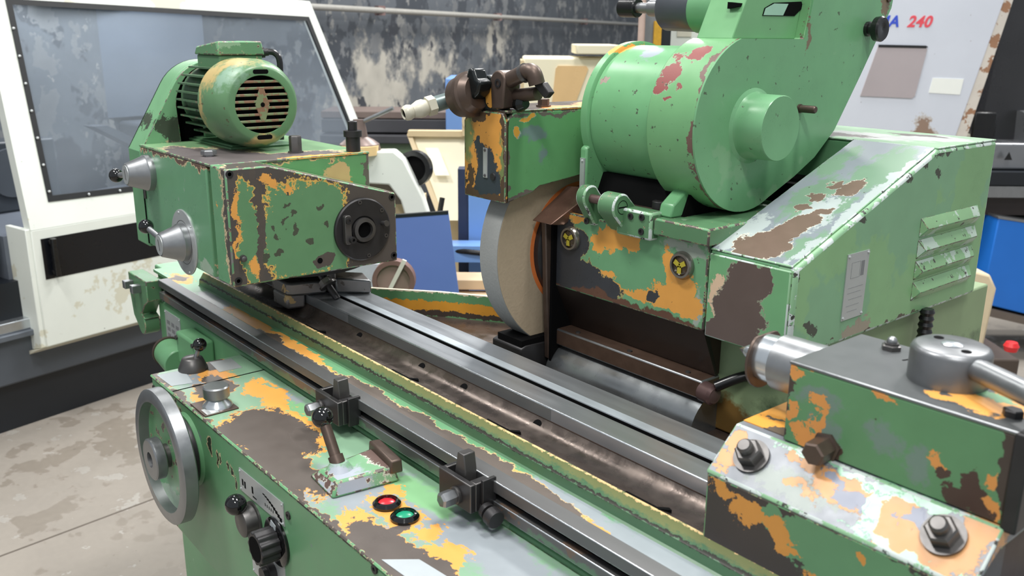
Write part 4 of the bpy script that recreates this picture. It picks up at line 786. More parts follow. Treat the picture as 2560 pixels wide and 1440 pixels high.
obj('cross_bore', B().ring((-1.190, .9565, 1.523), (0, -1, 0), .004, .0075, .002, 16), blacksteel, cn)
obj('return_pipe', B().tube(smooth_path([(-1.190, .972, 1.524), (-1.160, .972, 1.535), (-1.138, .974, 1.543), (-1.124, .976, 1.541), (-1.119, .980, 1.524)], 5), .0135, 16), brownsteel, cn)
obj('pipe_collar', B().cyl((-1.146, .9735, 1.5395), (-1.139, .9740, 1.5425), .0155), darksteel, cn)
obj('lower_pipe', B().cyl((-1.182, .985, 1.502), (-1.122, .985, 1.509), .0110), brownsteel, cn)
obj('wing_nut', B().hexa([(-1.128, .98, 1.522), (-1.108, .98, 1.528), (-1.106, .992, 1.528), (-1.128, .992, 1.522)], [(-1.102, .98, 1.502), (-1.090, .98, 1.512), (-1.088, .992, 1.512), (-1.10, .992, 1.502)]), blacksteel, cn, .002)
obj('under_valve', B().rev((-1.180, .985, 1.488), (1, 0, .1), [(0, .008), (.016, .013), (.028, .008)], 16), plain('black_tarry_steel', S(26, 30, 30)), cn)

# ------------------------------------------------------------------ wheel motor with belt guard
wm = thing('wheel_motor', 'large green motor drum with tall belt guard over the wheel head', 'motor', (-.97, 1.20, 1.33))
gy, gz = 1.200, 1.4665; GR = .1370
wp1 = worn('drum_paint', (S(106, 162, 114), .33, 0), [dict(col=S(140, 150, 158), amp=1.0, scale=30, soft=.3, deep=0, blobs=[((-1.03, 1.15, 1.572), (.02, .03, .02))]), dict(col=S(150, 132, 122), amp=.4, scale=40, blobs=[((-1.085, 1.10, 1.528), (.008, .03, .010))]), dict(col=ORANGE, amp=.8, scale=30, blobs=[((-1.105, 1.15, 1.580), (.014, .05, .012))]), dict(col=S(74, 84, 66), speck=.66, scale=75)])
wp2 = worn('guard_rim_paint', (S(110, 162, 112), .33, 0), [
    dict(col=S(134, 72, 68), rough=.5, amp=1.1, scale=36, rim=S(150, 176, 150), rimw=.05, blobs=[((-.936, 1.10, 1.552), (.016, .05, .024)), ((-.905, 1.12, 1.576), (.022, .05, .012)), ((-.950, 1.085, 1.528), (.010, .05, .014)), ((-.905, 1.08, 1.525), (.008, .03, .005)), ((-.925, 1.09, 1.505), (.010, .03, .005))]),
    dict(col=S(110, 84, 76), amp=1.4, scale=60, blobs=[((-.862, 1.1, 1.45), (.0055, .3, .3))]),
    dict(col=S(74, 84, 66), speck=.65, scale=75)])
wp3 = worn('guard_face_paint', (S(108, 160, 116), .30, 0), [dict(col=S(120, 164, 124), speck=.58, scale=5, deep=0), dict(col=S(120, 104, 84), amp=1.2, scale=50, blobs=[((-.86, 1.575, 1.66), (1, .02, .02)), ((-.86, 1.333, 1.605), (1, .006, .03))]), dict(col=S(80, 100, 76), speck=.67, scale=60)])
obj('motor_drum', B().rev((-1.100, gy, gz), (1, 0, 0), [(0, .1150), (.003, .1190), (.147, .1190)], 72), wp1, wm)
obj('drum_flange', B().rev((-1.116, gy, gz), (1, 0, 0), [(0, .122), (.002, .1255), (.016, .1255), (.018, .122)], 72), wp1, wm)
obj('flange_foot', B().prism([(1.078, 1.318), (1.078, 1.415), (1.10, 1.43), (1.31, 1.43), (1.33, 1.318)], 'x', -1.116, -1.100), wp1, wm, .003)
obj('drum_saddle', B().prism([(1.10, 1.325), (1.12, 1.372), (1.29, 1.372), (1.31, 1.325)], 'x', -1.100, -.90), deep, wm)
obj('motor_foot', B().prism([(1.075, 1.3255), (1.080, 1.345), (1.115, 1.37), (1.29, 1.37), (1.32, 1.3255)], 'x', -.932, -.905), wp1, wm, .003)
nmp = obj('name_strip', B().box(-1.1130, -1.1025, 1.0755, 1.0785, 1.345, 1.3985), alu, wm)
for z in (1.349, 1.394): obj('rivet', B().sph((-1.1077, 1.0755, z), .0024, 8), alu, nmp)
ang0 = math.degrees(math.asin((1.598-gz)/GR))
gout = [(1.330, 1.598)]+arc(gy, gz, GR, 180-ang0, 298, 34)+[(1.334, 1.3740), (1.390, 1.402), (1.444, 1.4450), (1.510, 1.536), (1.590, 1.652), (1.598, 1.70), (1.585, 1.76), (1.53, 1.815), (1.45, 1.83), (1.38, 1.79), (1.345, 1.70), (1.342, 1.655)]
obj('guard_shell', B().prism(gout, 'x', -.955, -.8625), wp2, wm, .002)
obj('guard_face', B().prism(gout, 'x', -.8630, -.8598), wp3, wm)
obj('guard_boss', B().rev((-.8605, gy+.004, gz-.001), (1, 0, 0), [(0, .060), (.004, .053), (.010, .0505), (.052, .0500), (.0535, .049)], 56), wp3, wm)
obj('guard_pin', B().rev((-.8605, 1.330, 1.487), (1, 0, 0), [(0, .0075), (.004, .0075), (.004, .0062), (.030, .0062), (.032, .005)], 18), brownsteel, wm)
obj('guard_knob', B().rev((-.8605, 1.5155, 1.6155), (1, 0, 0), [(0, .0125), (.006, .0125), (.008, .010), (.016, .010), (.018, .0205), (.028, .0215), (.031, .019), (.031, .004), (.029, 0)], 32), blackplastic, wm)
obj('guard_bolt', B().hexn((-.8605, 1.575, 1.668), (1, 0, 0), .012, .004), brownsteel, wm)
arm = obj('arm_box', B().prism([(1.165, 1.597), (1.331, 1.597), (1.350, 1.70), (1.350, 1.78), (1.24, 1.78), (1.205, 1.68)], 'x', -.950, -.8800), worn('arm_paint', (S(112, 166, 116), .32, 0), [dict(col=DBROWN, speck=.72, scale=60)]), wm, .002)
obj('arm_window', B().prism([(1.236, 1.6325), (1.322, 1.6335), (1.345, 1.648), (1.338, 1.6565), (1.262, 1.6525), (1.240, 1.6440)], 'x', -.8805, -.8790), deep, arm)
obj('arm_window_back', B().prism([(1.238, 1.6335), (1.290, 1.634), (1.302, 1.652), (1.264, 1.6515), (1.242, 1.6435)], 'x', -.8792, -.8786), plain('pale_reveal', S(150, 190, 168), .4), arm)
obj('arm_side_hole', B().prism([(-.905, 1.642), (-.885, 1.645), (-.885, 1.650), (-.905, 1.652)], 'y', 1.1800, 1.20), deep, arm)
# small spindle cylinder above
tc = thing('tension_cylinder', 'small green and grey cylinder with black end button behind the belt guard', 'cylinder', (-1.05, 1.30, 1.64))
ca = Vector((-1.243, 1.30, 1.652)); cdv = Vector((1, 0, -.03)).normalized()
obj('end_button', B().rev(ca, cdv, [(0, .0155), (.002, .0175), (.040, .0175), (.042, .0155)], 24), blackplastic, tc)
obj('rod', B().rev(ca+cdv*.042, cdv, [(0, .0095), (.032, .0095), (.032, .015), (.066, .016)], 24), satin, tc)
obj('grey_barrel', B().rev(ca+cdv*.106, cdv, [(0, .024), (.008, .036), (.012, .0385), (.088, .0385)], 36), plain('dark_grey_barrel', S(74, 78, 84), .35, .2), tc)
obj('green_barrel', B().rev(ca+cdv*.190, cdv, [(0, .0405), (.060, .0425), (.085, .0455), (.096, .0455)], 36), greenp, tc)
obj('bracket', B().box(-1.06, -.98, 1.31, 1.335, 1.58, 1.645), brownsteel, tc)

# ------------------------------------------------------------------ louvred cover
lc = thing('louvred_cover', 'green sheet cover with four louvres and a rating plate', 'machine cover', (-.745, 1.36, 1.15))
cs = [(1.0705, 1.155), (1.6545, 1.155), (1.6545, 1.4300), (1.4420, 1.4300), (1.0705, 1.2920)]
sidem = worn('cover_side_paint', (S(128, 170, 122), .30, 0), [
    dict(col=S(122, 164, 128), speck=.50, scale=3, deep=0),
    dict(col=S(66, 70, 60), amp=1.3, scale=64, blobs=[((-.672, 1.30, 1.380), (1, .006, .012)), ((-.672, 1.075, 1.275), (1, .006, .02)), ((-.672, 1.072, 1.215), (1, .004, .02)), ((-.672, 1.46, 1.4245), (1, .03, .006)), ((-.672, 1.40, 1.408), (1, .014, .008)), ((-.672, 1.22, 1.345), (1, .02, .007)), ((-.672, 1.36, 1.395), (1, .012, .006)), ((-.672, 1.12, 1.195), (1, .012, .010)), ((-.672, 1.45, 1.395), (1, .008, .008))]),
    dict(col=S(150, 140, 124), amp=.8, scale=24, blobs=[((-.672, 1.245, 1.165), (1, .04, .02))]),
    dict(col=S(84, 76, 66), amp=1.4, scale=40, blobs=[((-.672, 1.45, 1.155), (1, .25, .004))])])
obj('cover_shell', B().prism(cs, 'x', -.8195, -.700), greenp, lc, .003)
obj('side_sheet', B().prism(cs, 'x', -.7050, -.6715), sidem, lc, .006, edgelight, 3)
frm = worn('cover_front_wear', (S(106, 160, 112), .36, 0), [
    dict(col=S(208, 180, 150), amp=1.0, scale=34, stretch=(1, 1, .5), blobs=[((-.802, 1.07, 1.222), (.016, 1, .040)), ((-.806, 1.07, 1.172), (.008, 1, .010))]),
    dict(col=S(102, 88, 82), rough=.38, metal=.35, amp=.65, scale=26, rim=S(150, 150, 130), rimw=.04, blobs=[((-.752, 1.07, 1.250), (.036, 1, .040)), ((-.760, 1.07, 1.20), (.048, 1, .050)), ((-.77, 1.07, 1.165), (.06, 1, .025)), ((-.725, 1.07, 1.265), (.020, 1, .028))])])
obj('front_sheet', B().box(-.8195, -.6790, 1.0680, 1.0730, 1.157, 1.2875), frm, lc, .002, edgelight)
sla = (1.4300-1.2920)/(1.4420-1.0705)
def sz(y): return 1.2920+(y-1.0705)*sla
stm = worn('cover_slope_wear', (S(128, 136, 142), .40, .05), [
    dict(col=S(110, 140, 116), amp=1.4, scale=9, stretch=(1.6, .6, 1), soft=.3, deep=0, blobs=[((-.71, 1.36, 1.4), (.04, .08, 1)), ((-.77, 1.25, 1.36), (.03, .09, 1)), ((-.715, 1.22, 1.35), (.02, .05, 1)), ((-.80, 1.35, 1.4), (.03, .06, 1)), ((-.695, 1.12, 1.31), (.02, .05, 1))]),
    dict(col=S(164, 174, 172), amp=1.4, scale=30, stretch=(1, .5, 1), soft=.15, deep=0, blobs=[((-.682, 1.25, 1.36), (.012, .2, 1)), ((-.80, 1.12, 1.31), (.03, .06, 1)), ((-.735, 1.20, 1.34), (.03, .06, 1))]),
    dict(col=S(124, 104, 92), rough=.36, metal=.3, amp=.65, scale=26, rim=S(208, 204, 188), rimw=.04, blobs=[((-.748, 1.100, 1.3), (.040, .036, 1)), ((-.742, 1.142, 1.32), (.022, .034, 1)), ((-.738, 1.18, 1.335), (.022, .024, 1)), ((-.729, 1.287, 1.37), (.018, .026, 1)), ((-.760, 1.25, 1.36), (.012, .014, 1)), ((-.728, 1.212, 1.35), (.016, .010, 1)), ((-.757, 1.298, 1.38), (.012, .012, 1)), ((-.765, 1.22, 1.35), (.012, .010, 1))]),
    dict(col=S(70, 70, 62), speck=.69, scale=46)], 40, .06)
obj('slope_sheet', B().prism([(1.0700, sz(1.0700)), (1.4420, sz(1.4420)), (1.4420, sz(1.4420)+.003), (1.0700, sz(1.0700)+.003)], 'x', -.8200, -.6785), stm, lc, .0014, edgelight)
obj('rear_box', B().box(-1.06, -.8205, 1.445, 1.6545, 1.155, 1.4290), greenp, lc, .003)
obj('roof_sheet', B().box(-1.06, -.6735, 1.4430, 1.6550, 1.4295, 1.4325), worn('cover_roof_wear', (S(136, 166, 136), .4, 0), [dict(col=S(170, 172, 170), amp=1.5, scale=20, stretch=(.5, 2, 1), blobs=[((-.85, 1.52, 1.43), (.12, .05, 1)), ((-.75, 1.58, 1.43), (.06, .05, 1))]), dict(col=S(90, 84, 80), amp=1.5, scale=22, stretch=(.4, 2, 1), blobs=[((-.90, 1.50, 1.43), (.08, .03, 1)), ((-.78, 1.60, 1.43), (.05, .015, 1))])]), lc, .001, edgelight)
lvm = worn('louvre_paint', (S(128, 168, 122), .32, 0), [dict(col=S(174, 192, 178), speck=.52, scale=16, deep=0), dict(col=S(70, 66, 60), speck=.63, scale=60)])
for i in range(4):
    z = 1.3225-i*.0355
    L = B().hexa([(-.6716, 1.412, z), (-.6716, 1.412, z-.0330), (-.6610, 1.420, z-.0185), (-.6612, 1.420, z-.0165)], [(-.6716, 1.614, z), (-.6716, 1.614, z-.0330), (-.6610, 1.606, z-.0185), (-.6612, 1.606, z-.0165)])
    obj('louvre', L, lvm, lc, .001, edgewear)
rp_ = obj('rating_plate', B().prism([(1.1990, 1.1910), (1.2575, 1.1910), (1.2595, 1.2935), (1.1990, 1.2935)], 'x', -.6714, -.6698), alu, lc)
for (y, z) in ((1.2025, 1.195), (1.2545, 1.195), (1.2025, 1.290), (1.2555, 1.290)): obj('rivet', B().sph((-.6698, y, z), .0026, 8), alu, rp_)
eg = B()
for (y0, y1, z0, z1) in ((1.212, 1.236, 1.279, 1.2795), (1.212, 1.236, 1.255, 1.2555), (1.212, 1.2125, 1.255, 1.279), (1.236, 1.2365, 1.255, 1.279), (1.239, 1.248, 1.256, 1.279), (1.208, 1.250, 1.240, 1.2405), (1.208, 1.245, 1.232, 1.2325), (1.212, 1.250, 1.222, 1.2225), (1.208, 1.244, 1.212, 1.2125), (1.212, 1.240, 1.203, 1.2035)):
    eg.box(-.6699, -.6696, y0, y1, z0, z1)
obj('engraved_lines', eg, plain('engraving_grey', S(120, 122, 124), .6), rp_)
cv = B()
pth = []
for i in range(41): pth.append((-.665, 1.465, .93+i*.0058))
cdt = solo('flexible_conduit', B().tube(pth, [.0125 if i % 2 else .0100 for i in range(41)], 14), blackplastic, 'black corrugated conduit hanging below the louvred cover', 'conduit', (-.665, 1.465, .93))
# near-black filler block, paints the shadow between belt guard and cover
obj('gap_shade_block', B().box(-.98, -.822, 1.34, 1.45, 1.150, 1.36), deep, wh)
# ------------------------------------------------------------------ left: enclosed lathe
cream = worn('cream_machine_paint', (S(222, 226, 218), .4, 0), [dict(col=S(206, 204, 186), speck=.58, scale=3, deep=0), dict(col=S(96, 96, 92), speck=.72, scale=60)], 12, .03)
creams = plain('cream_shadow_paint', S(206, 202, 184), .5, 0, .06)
dgrey = plain('dark_grey_paint', S(74, 79, 86), .42, 0, .12, 6)
kick = plain('black_kick_plate', S(24, 28, 34), .4, 0, .1, 6)
lat = thing('enclosed_lathe', 'cream enclosed lathe with big smoked window door left of the grinder', 'lathe', (-3.95, .6, 0), math.radians(105))
def lo(name, b, m, par=lat, **k): return obj(name, b, m, par, local=True, **k)
lo('kick_base', B().box(-1.6, 3.3, .02, 1.3, 0, .205), kick)
lo('base_casting', B().box(-1.6, 3.3, -.02, 1.3, .205, .400), dgrey, bevel=.01)
lo('base_ledge', B().box(-1.6, 3.3, -.05, .3, .400, .425), plain('ledge_grey', S(96, 102, 110), .35, .2), bevel=.004)
lo('slide_rail', B().box(-1.6, 3.3, -.03, .02, .4255, .470), brightsteel, bevel=.004)
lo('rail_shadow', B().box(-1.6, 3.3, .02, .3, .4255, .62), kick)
dr = lo('door_lower', B().add([], []).prism([(-.10, .352), (-.10, .840), (-.06, .840), (-.02, .330)], 'x', .135, 2.32), cream, bevel=.004)
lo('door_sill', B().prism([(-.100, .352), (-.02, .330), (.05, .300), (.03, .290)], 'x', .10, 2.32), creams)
lo('door_side', B().prism([(-.095, .352), (-.095, .845), (.06, .845), (.06, .310)], 'x', .115, .137), cream, bevel=.003)
lo('recess_band', B().box(.168, 2.2, -.1015, -.095, .632, .800), plain('black_band', S(12, 14, 20), .3, 0, .05))
lo('door_handle', B().box(.196, .216, -.135, -.115, .640, .800).box(.196, .216, -.116, -.10, .650, .665).box(.196, .216, -.116, -.10, .775, .79), blackplastic, bevel=.003)
def dw(z): return -.1+.22*(z-.84)      # leaning front, local y
def quadbar(name, pts, t, m, off=0.0, par=None):
    f = [(u, dw(z)+off, z) for u, z in pts]; bk = [(u, dw(z)+off+t, z) for u, z in pts]
    return lo(name, B().hexa(f, bk), m, par or lat)
WB = [(.230, .940), (2.03, .905), (1.815, 1.685), (.255, 1.722)]    # window opening
OB = [(.135, .840), (2.12, .840), (1.845, 1.765), (.165, 1.83)]
for a in range(4):
    b_ = (a+1) % 4
    quadbar('window_frame', [OB[a], OB[b_], WB[b_], WB[a]], .05, cream)
gas = plain('rubber_gasket', S(24, 26, 28), .5)
def shrink(p, k):
    cx = sum(q[0] for q in p)/4; cz = sum(q[1] for q in p)/4
    return [(x+k*(1 if x < cx else -1), z+k*(1 if z < cz else -1)) for x, z in p]
WG = shrink(WB, .022)
for a in range(4):
    b_ = (a+1) % 4
    quadbar('gasket', [WB[a], WB[b_], WG[b_], WG[a]], .012, gas, -.004)
gl = bpy.data.materials.new('smoked_scratched_glass'); gl.use_nodes = True; nt = gl.node_tree; nt.nodes.clear()
o_ = nt.nodes.new('ShaderNodeOutputMaterial'); mx = nt.nodes.new('ShaderNodeMixShader'); tr = nt.nodes.new('ShaderNodeBsdfTransparent'); pb = nt.nodes.new('ShaderNodeBsdfPrincipled')
tr.inputs[0].default_value = (.92, .95, .98, 1); pb.inputs['Base Color'].default_value = S(150, 158, 166); pb.inputs['Roughness'].default_value = .12
nz = nt.nodes.new('ShaderNodeTexNoise'); nz.inputs['Scale'].default_value = 2.2; nz.inputs['Detail'].default_value = 3
mr = nt.nodes.new('ShaderNodeMapRange'); mr.inputs[1].default_value = .3; mr.inputs[2].default_value = .7; mr.inputs[3].default_value = .13; mr.inputs[4].default_value = .30
nt.links.new(nz.outputs['Fac'], mr.inputs[0]); nt.links.new(mr.outputs[0], mx.inputs[0]); nt.links.new(tr.outputs[0], mx.inputs[1]); nt.links.new(pb.outputs[0], mx.inputs[2]); nt.links.new(mx.outputs[0], o_.inputs[0])
MATS['glass'] = gl
quadbar('window_pane', shrink(WB, .01), .006, gl, .006)
for k in range(7):
    z = .98+k*.105; lo('gasket_screw', B().sph((.240+.02*(z-.94)/.8, dw(z)-.008, z), .006, 8), alu)
for k in range(4): lo('gasket_screw', B().sph((.40+k*.14, dw(.945)-.008, .948-.003*k), .006, 8), alu)
lo('rear_enclosure', B().box(-1.5, 1.75, .95, 1.3, .4, 2.05), plain('enclosure_back', S(150, 158, 168), .5, 0, .15, 3))
lo('inside_light_panel', B().box(.2, 1.05, .93, .949, .85, 1.14), plain('pale_inner_panel', S(206, 206, 198), .5))
lo('enclosure_roof', B().box(.16, 1.70, .14, 1.3, 2.05, 2.1), cream)
lo('chuck_housing', B().box(.22, .62, .55, .9, .80, 1.12), plain('inner_grey', S(58, 63, 70), .4), bevel=.01)
lo('chuck', B().cyl((.40, .53, .98), (.40, .56, .98), .11, n=32), dgrey)
lo('turret_arm', B().hexa([(.85, .6, 1.15), (.92, .6, 1.15), (1.25, .6, .98), (1.20, .6, .95)], [(.85, .7, 1.15), (.92, .7, 1.15), (1.25, .7, .98), (1.20, .7, .95)]), dgrey)
lo('turret', B().box(1.15, 1.55, .45, .9, .80, 1.14), dgrey, bevel=.02)
lo('blue_coolant_flap', B().box(.70, .80, .80, .86, .72, 1.12), plain('pale_blue', S(140, 164, 196), .5))
lo('inner_floor', B().box(.1, 2.0, .06, .95, .62, .80), plain('inner_floor_grey', S(96, 102, 112), .4))
lo('upper_shadow_panel', B().box(.2, 1.72, .86, .90, 1.16, 2.0), plain('inner_dark', S(96, 104, 116), .5, 0, .3, 2))
fill_housing = lo('fill_light_housing', B().box(.6, 1.4, .42, .52, 2.0, 2.03), plain('fill_housing_paint', S(220, 222, 222), .4))  # made-up housing for the fill light added inside the lathe
wl_ = bpy.data.lights.new('inside_fill_light', 'AREA'); wl_.shape = 'RECTANGLE'; wl_.size = .8; wl_.size_y = .1; wl_.energy = 20  # added light, brightens the interior seen through the pane
wlo = bpy.data.objects.new('inside_fill_light', wl_); COL.objects.link(wlo); wlo.parent = lat; wlo.location = (1.0, .47, 1.99)
# open left end of the lathe
lo('saddle', B().box(-1.0, .06, .12, .5, .62, .78), plain('grey_green_casting', S(124, 138, 136), .5), bevel=.02)
lo('saddle_top', B().box(-1.0, .08, .06, .4, .78, .86), satin, bevel=.02)
lo('tool_post', B().box(-.20, -.02, .16, .34, .86, 1.02).box(-.16, -.05, .2, .3, 1.02, 1.1), darksteel, bevel=.008)
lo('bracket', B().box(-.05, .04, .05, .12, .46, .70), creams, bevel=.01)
lo('front_grip', B().tube([(.72, -.03, .372), (.72, -.075, .365), (1.1, -.075, .365)], .016, 10), blackplastic)

# ------------------------------------------------------------------ things standing between grinder and back wall
RZ = math.radians(50.2437); FH = Vector((-math.sin(YAW), math.cos(YAW), 0)); RH = Vector((math.cos(YAW), math.sin(YAW), 0))
def far(name, label, cat, d, u=0.0, group=None): return thing(name, label, cat, FH*d+RH*u, RZ, group)
def fo(name, b, m, par, **k): return obj(name, b, m, par, local=True, **k)
iv = plain('ivory_paint', S(232, 224, 196), .5, 0, .05, 6); ivs = plain('ivory_trim', S(206, 186, 148), .5, 0, .06)
lblue = plain('light_blue_paint', S(110, 148, 206), .45, 0, .05, 5); mblue = plain('mid_blue_paint', S(74, 100, 158), .45, 0, .06, 5)
# rack of bars
rk = far('bar_rack', 'long dark steel bar rack in front of the peeling wall', 'rack', 5.2, -.8)
fo('top_bar', B().box(-.30, .62, 0, .35, 1.135, 1.175), plain('rack_brown', S(104, 90, 84), .6), rk, bevel=.004)
fo('dark_bar', B().box(-.30, .62, .0, .3, 1.055, 1.13), plain('rack_dark', S(58, 58, 62), .5), rk, bevel=.004)
fo('dark_bar', B().box(-.30, .62, -.06, .2, 1.0, 1.045), plain('rack_dark', S(58, 58, 62)), rk, bevel=.004)
fo('green_beam', B().box(-.28, .42, -.02, .2, .90, .995), plain('dull_green', S(92, 112, 84), .5), rk)
for u in (-.25, .1, .45): fo('rack_leg', B().box(u, u+.06, .05, .11, 0, .90), dgrey, rk)
# ivory cabinet
cb = far('ivory_cabinet', 'ivory cabinet with amber window behind the coolant nozzle', 'cabinet', 4.2, .23)
fo('cabinet_body', B().box(-.19, .20, 0, .35, 0, 1.505), iv, cb, bevel=.01)
fo('cabinet_window', B().prism([(-.055, 1.29), (.050, 1.29), (.108, 1.455), (.098, 1.468), (-.03, 1.468), (-.04, 1.455)], 'y', -.006, .004), plain('amber_window', S(214, 180, 132), .25, 0, .15, 4), cb)
fo('roof_board', B().box(.05, .24, -.05, .35, 1.520, 1.562), iv, cb, bevel=.005)
fo('trim_edge', B().box(-.20, -.185, -.004, .3, .9, 1.49), ivs, cb)
# pale blue cabinet
bc = far('blue_cabinet', 'pale blue metal cabinet half hidden behind the wheel hood', 'cabinet', 4.7, -.05)
fo('cabinet_body', B().box(-.30, .33, 0, .4, .86, 1.385), lblue, bc, bevel=.006)
fo('cabinet_base', B().box(-.22, .33, .02, .4, .0, .86), mblue, bc)
# white cutter grinder with black handwheel
wg2 = far('white_tool_grinder', 'small white machine with black handwheel beyond the headstock', 'machine', 3.2, -.42)
arch = [(-.30, 1.20), (.0, 1.205), (.035, 1.175), (.10, 1.04), (.14, .90), (.055, .90), (.02, 1.03), (-.02, 1.085), (-.30, 1.10)]
fo('white_arch', B().prism(arch, 'y', -.04, .04), cream, wg2, bevel=.006)
fo('machine_table', B().box(-.35, .06, .05, .25, 1.0, 1.09), plain('grey_brown_shade', S(132, 120, 108), .5), wg2)
fo('machine_stand', B().box(-.33, .08, .05, .3, 0, 1.0), ivs, wg2)
fo('handwheel', ringprof(B(), (.062, .02, 1.135), (.3, 1, 0), [(0, .046), (0, .064), (.03, .064), (.03, .046)], 32), blackplastic, wg2)
fo('handwheel_web', B().cyl((.066, .03, 1.135), (.069, .04, 1.135), .05), deep, wg2)
fo('spindle_head', B().rev((-.125, 0, 1.205), (0, 0, 1), [(0, .075), (.02, .07), (.035, .05), (.045, .03), (.075, .026), (.10, .02), (.105, .02)], 24), plain('dirty_steel', S(120, 104, 98), .4, .4), wg2)
fo('felt_pad', B().cyl((-.12, -.02, 1.19), (-.12, -.02, 1.222), .065), plain('cream_felt', S(226, 196, 142), .8), wg2)
fo('lever_rod', B().cyl((-.115, 0, 1.30), (.0, -.02, 1.352), .0075), satin, wg2)
# ivory tray panels
tp2 = far('ivory_tray', 'tilted ivory tray panel leaning behind the headstock', 'tray', 3.75, -.285)
fo('tray_sheet', B().hexa([(-.16, .1, 1.185), (.13, .1, 1.19), (.13, -.05, .85), (-.02, -.05, .85)], [(-.16, .13, 1.195), (.13, .13, 1.20), (.13, -.02, .86), (-.02, -.02, .86)]), iv, tp2)
fo('tray_rim', B().hexa([(-.165, .08, 1.19), (-.145, .08, 1.19), (.0, -.07, .85), (-.02, -.07, .85)], [(-.165, .13, 1.20), (-.145, .13, 1.20), (.0, -.02, .86), (-.02, -.02, .86)]), ivs, tp2)
fo('tray_lip', B().box(-.16, .14, .07, .13, 1.185, 1.208), ivs, tp2)
fo('paper_pad', B().hexa([(-.085, .042, 1.14), (-.03, .042, 1.14), (.02, 0, 1.03), (-.04, 0, 1.03)], [(-.085, .036, 1.142), (-.03, .036, 1.142), (.02, -.006, 1.032), (-.04, -.006, 1.032)]), plain('white_paper', S(244, 240, 220), .6), tp2)
fo('tray_post', B().box(-.05, .1, .16, .3, 0, .9), ivs, tp2)
fo('tray_eye', B().ring((.105, .05, 1.252), (0, 1, 0), .022, .036, .02, 20).box(.07, .15, .055, .065, 1.19, 1.28), ivs, tp2)
# blue sheet, brown fan box, pallet
bs = far('blue_sheet', 'blue sheet metal panel leaning against the ivory tray', 'panel', 2.95, -.31)
fo('sheet', B().hexa([(-.13, 0, 1.012), (.095, 0, 1.030), (.135, -.08, .755), (-.03, -.08, .735), (-.13, -.08, .735)], [(-.13, .012, 1.012), (.095, .012, 1.030), (.135, -.068, .755), (-.03, -.068, .735), (-.13, -.068, .735)]), mblue, bs)
fo('sheet_edge', B().hexa([(-.13, -.004, 1.006), (.095, -.004, 1.024), (.095, .014, 1.024), (-.13, .014, 1.006)], [(-.13, -.004, 1.016), (.095, -.004, 1.034), (.095, .014, 1.034), (-.13, .014, 1.016)]), kick, bs)
fo('prop_leg', B().box(-.1, -.06, .0, .04, 0, .76), dgrey, bs)
fb = far('fan_box', 'dirty brown fan with pale strut in front of the blue sheet', 'fan', 2.7, -.37)
fo('fan_ring', ringprof(B(), (.005, .0, .868), (0, -1, 0), [(0, .052), (0, .066), (.04, .066), (.04, .052)], 28), plain('rusty_fan', S(112, 84, 78), .6), fb)
fo('fan_disc', B().cyl((.005, .01, .868), (.005, -.03, .868), .054), plain('dusty_brown', S(140, 116, 108), .7), fb)
fo('fan_strut', B().hexa([(-.035, -.05, .80), (-.022, -.05, .80), (.048, -.05, .935), (.036, -.05, .94)], [(-.035, -.04, .80), (-.022, -.04, .80), (.048, -.04, .935), (.036, -.04, .94)]), plain('pale_strut', S(206, 200, 190), .5), fb)
fo('fan_shelf', B().box(-.045, .055, -.05, .03, .75, .80), plain('rusty_fan', S(112, 84, 78)), fb)
fo('fan_stand', B().box(-.03, .04, -.04, .03, 0, .75), dgrey, fb)
fm = far('perforated_panel', 'pale perforated sheet beside the brown fan', 'panel', 2.75, -.47)
fo('panel_sheet', B().box(-.10, .06, 0, .012, .55, .90), plain('pale_mesh', S(178, 182, 190), .6, 0, .1, 180), fm)
fo('panel_foot', B().box(-.10, .06, -.02, .03, 0, .55), creams, fm)
bp = far('blue_post', 'blue steel post standing behind the grinding wheel', 'post', 3.3, -.13)
fo('post', B().box(-.035, .055, 0, .1, 0, 1.12), lblue, bp, bevel=.004)
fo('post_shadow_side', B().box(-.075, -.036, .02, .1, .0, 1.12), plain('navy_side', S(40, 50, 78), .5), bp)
fo('foot_bar', B().box(-.13, .1, -.12, -.02, .80, .86), lblue, bp)
fo('cable', B().tube(smooth_path([(-.13, -.02, 1.02), (-.14, -.04, .95), (-.135, -.06, .88), (-.10, -.10, .845), (-.03, -.12, .84), (.08, -.12, .83)]), .010, 10), blackplastic, bp)
pl = far('timber_pallet', 'pale timber boards stacked behind the grinding wheel', 'pallet', 3.0, -.12)
tim = plain('pale_timber', S(198, 172, 142), .7, 0, .12, 14, .1, .1, (.2, 1, 1))
for i, (z, y) in enumerate(((.70, -.12), (.64, -.2), (.58, -.3))): fo('board', B().box(-.14, .16, y, y+.12, z, z+.045), tim, pl, bevel=.003)
fo('board', B().box(-.12, .16, -.03, .08, .755, .790), tim, pl, bevel=.003)
fo('pallet_block', B().box(-.10, .14, -.28, .06, 0, .58), plain('pallet_dark', S(120, 100, 82), .8), pl)
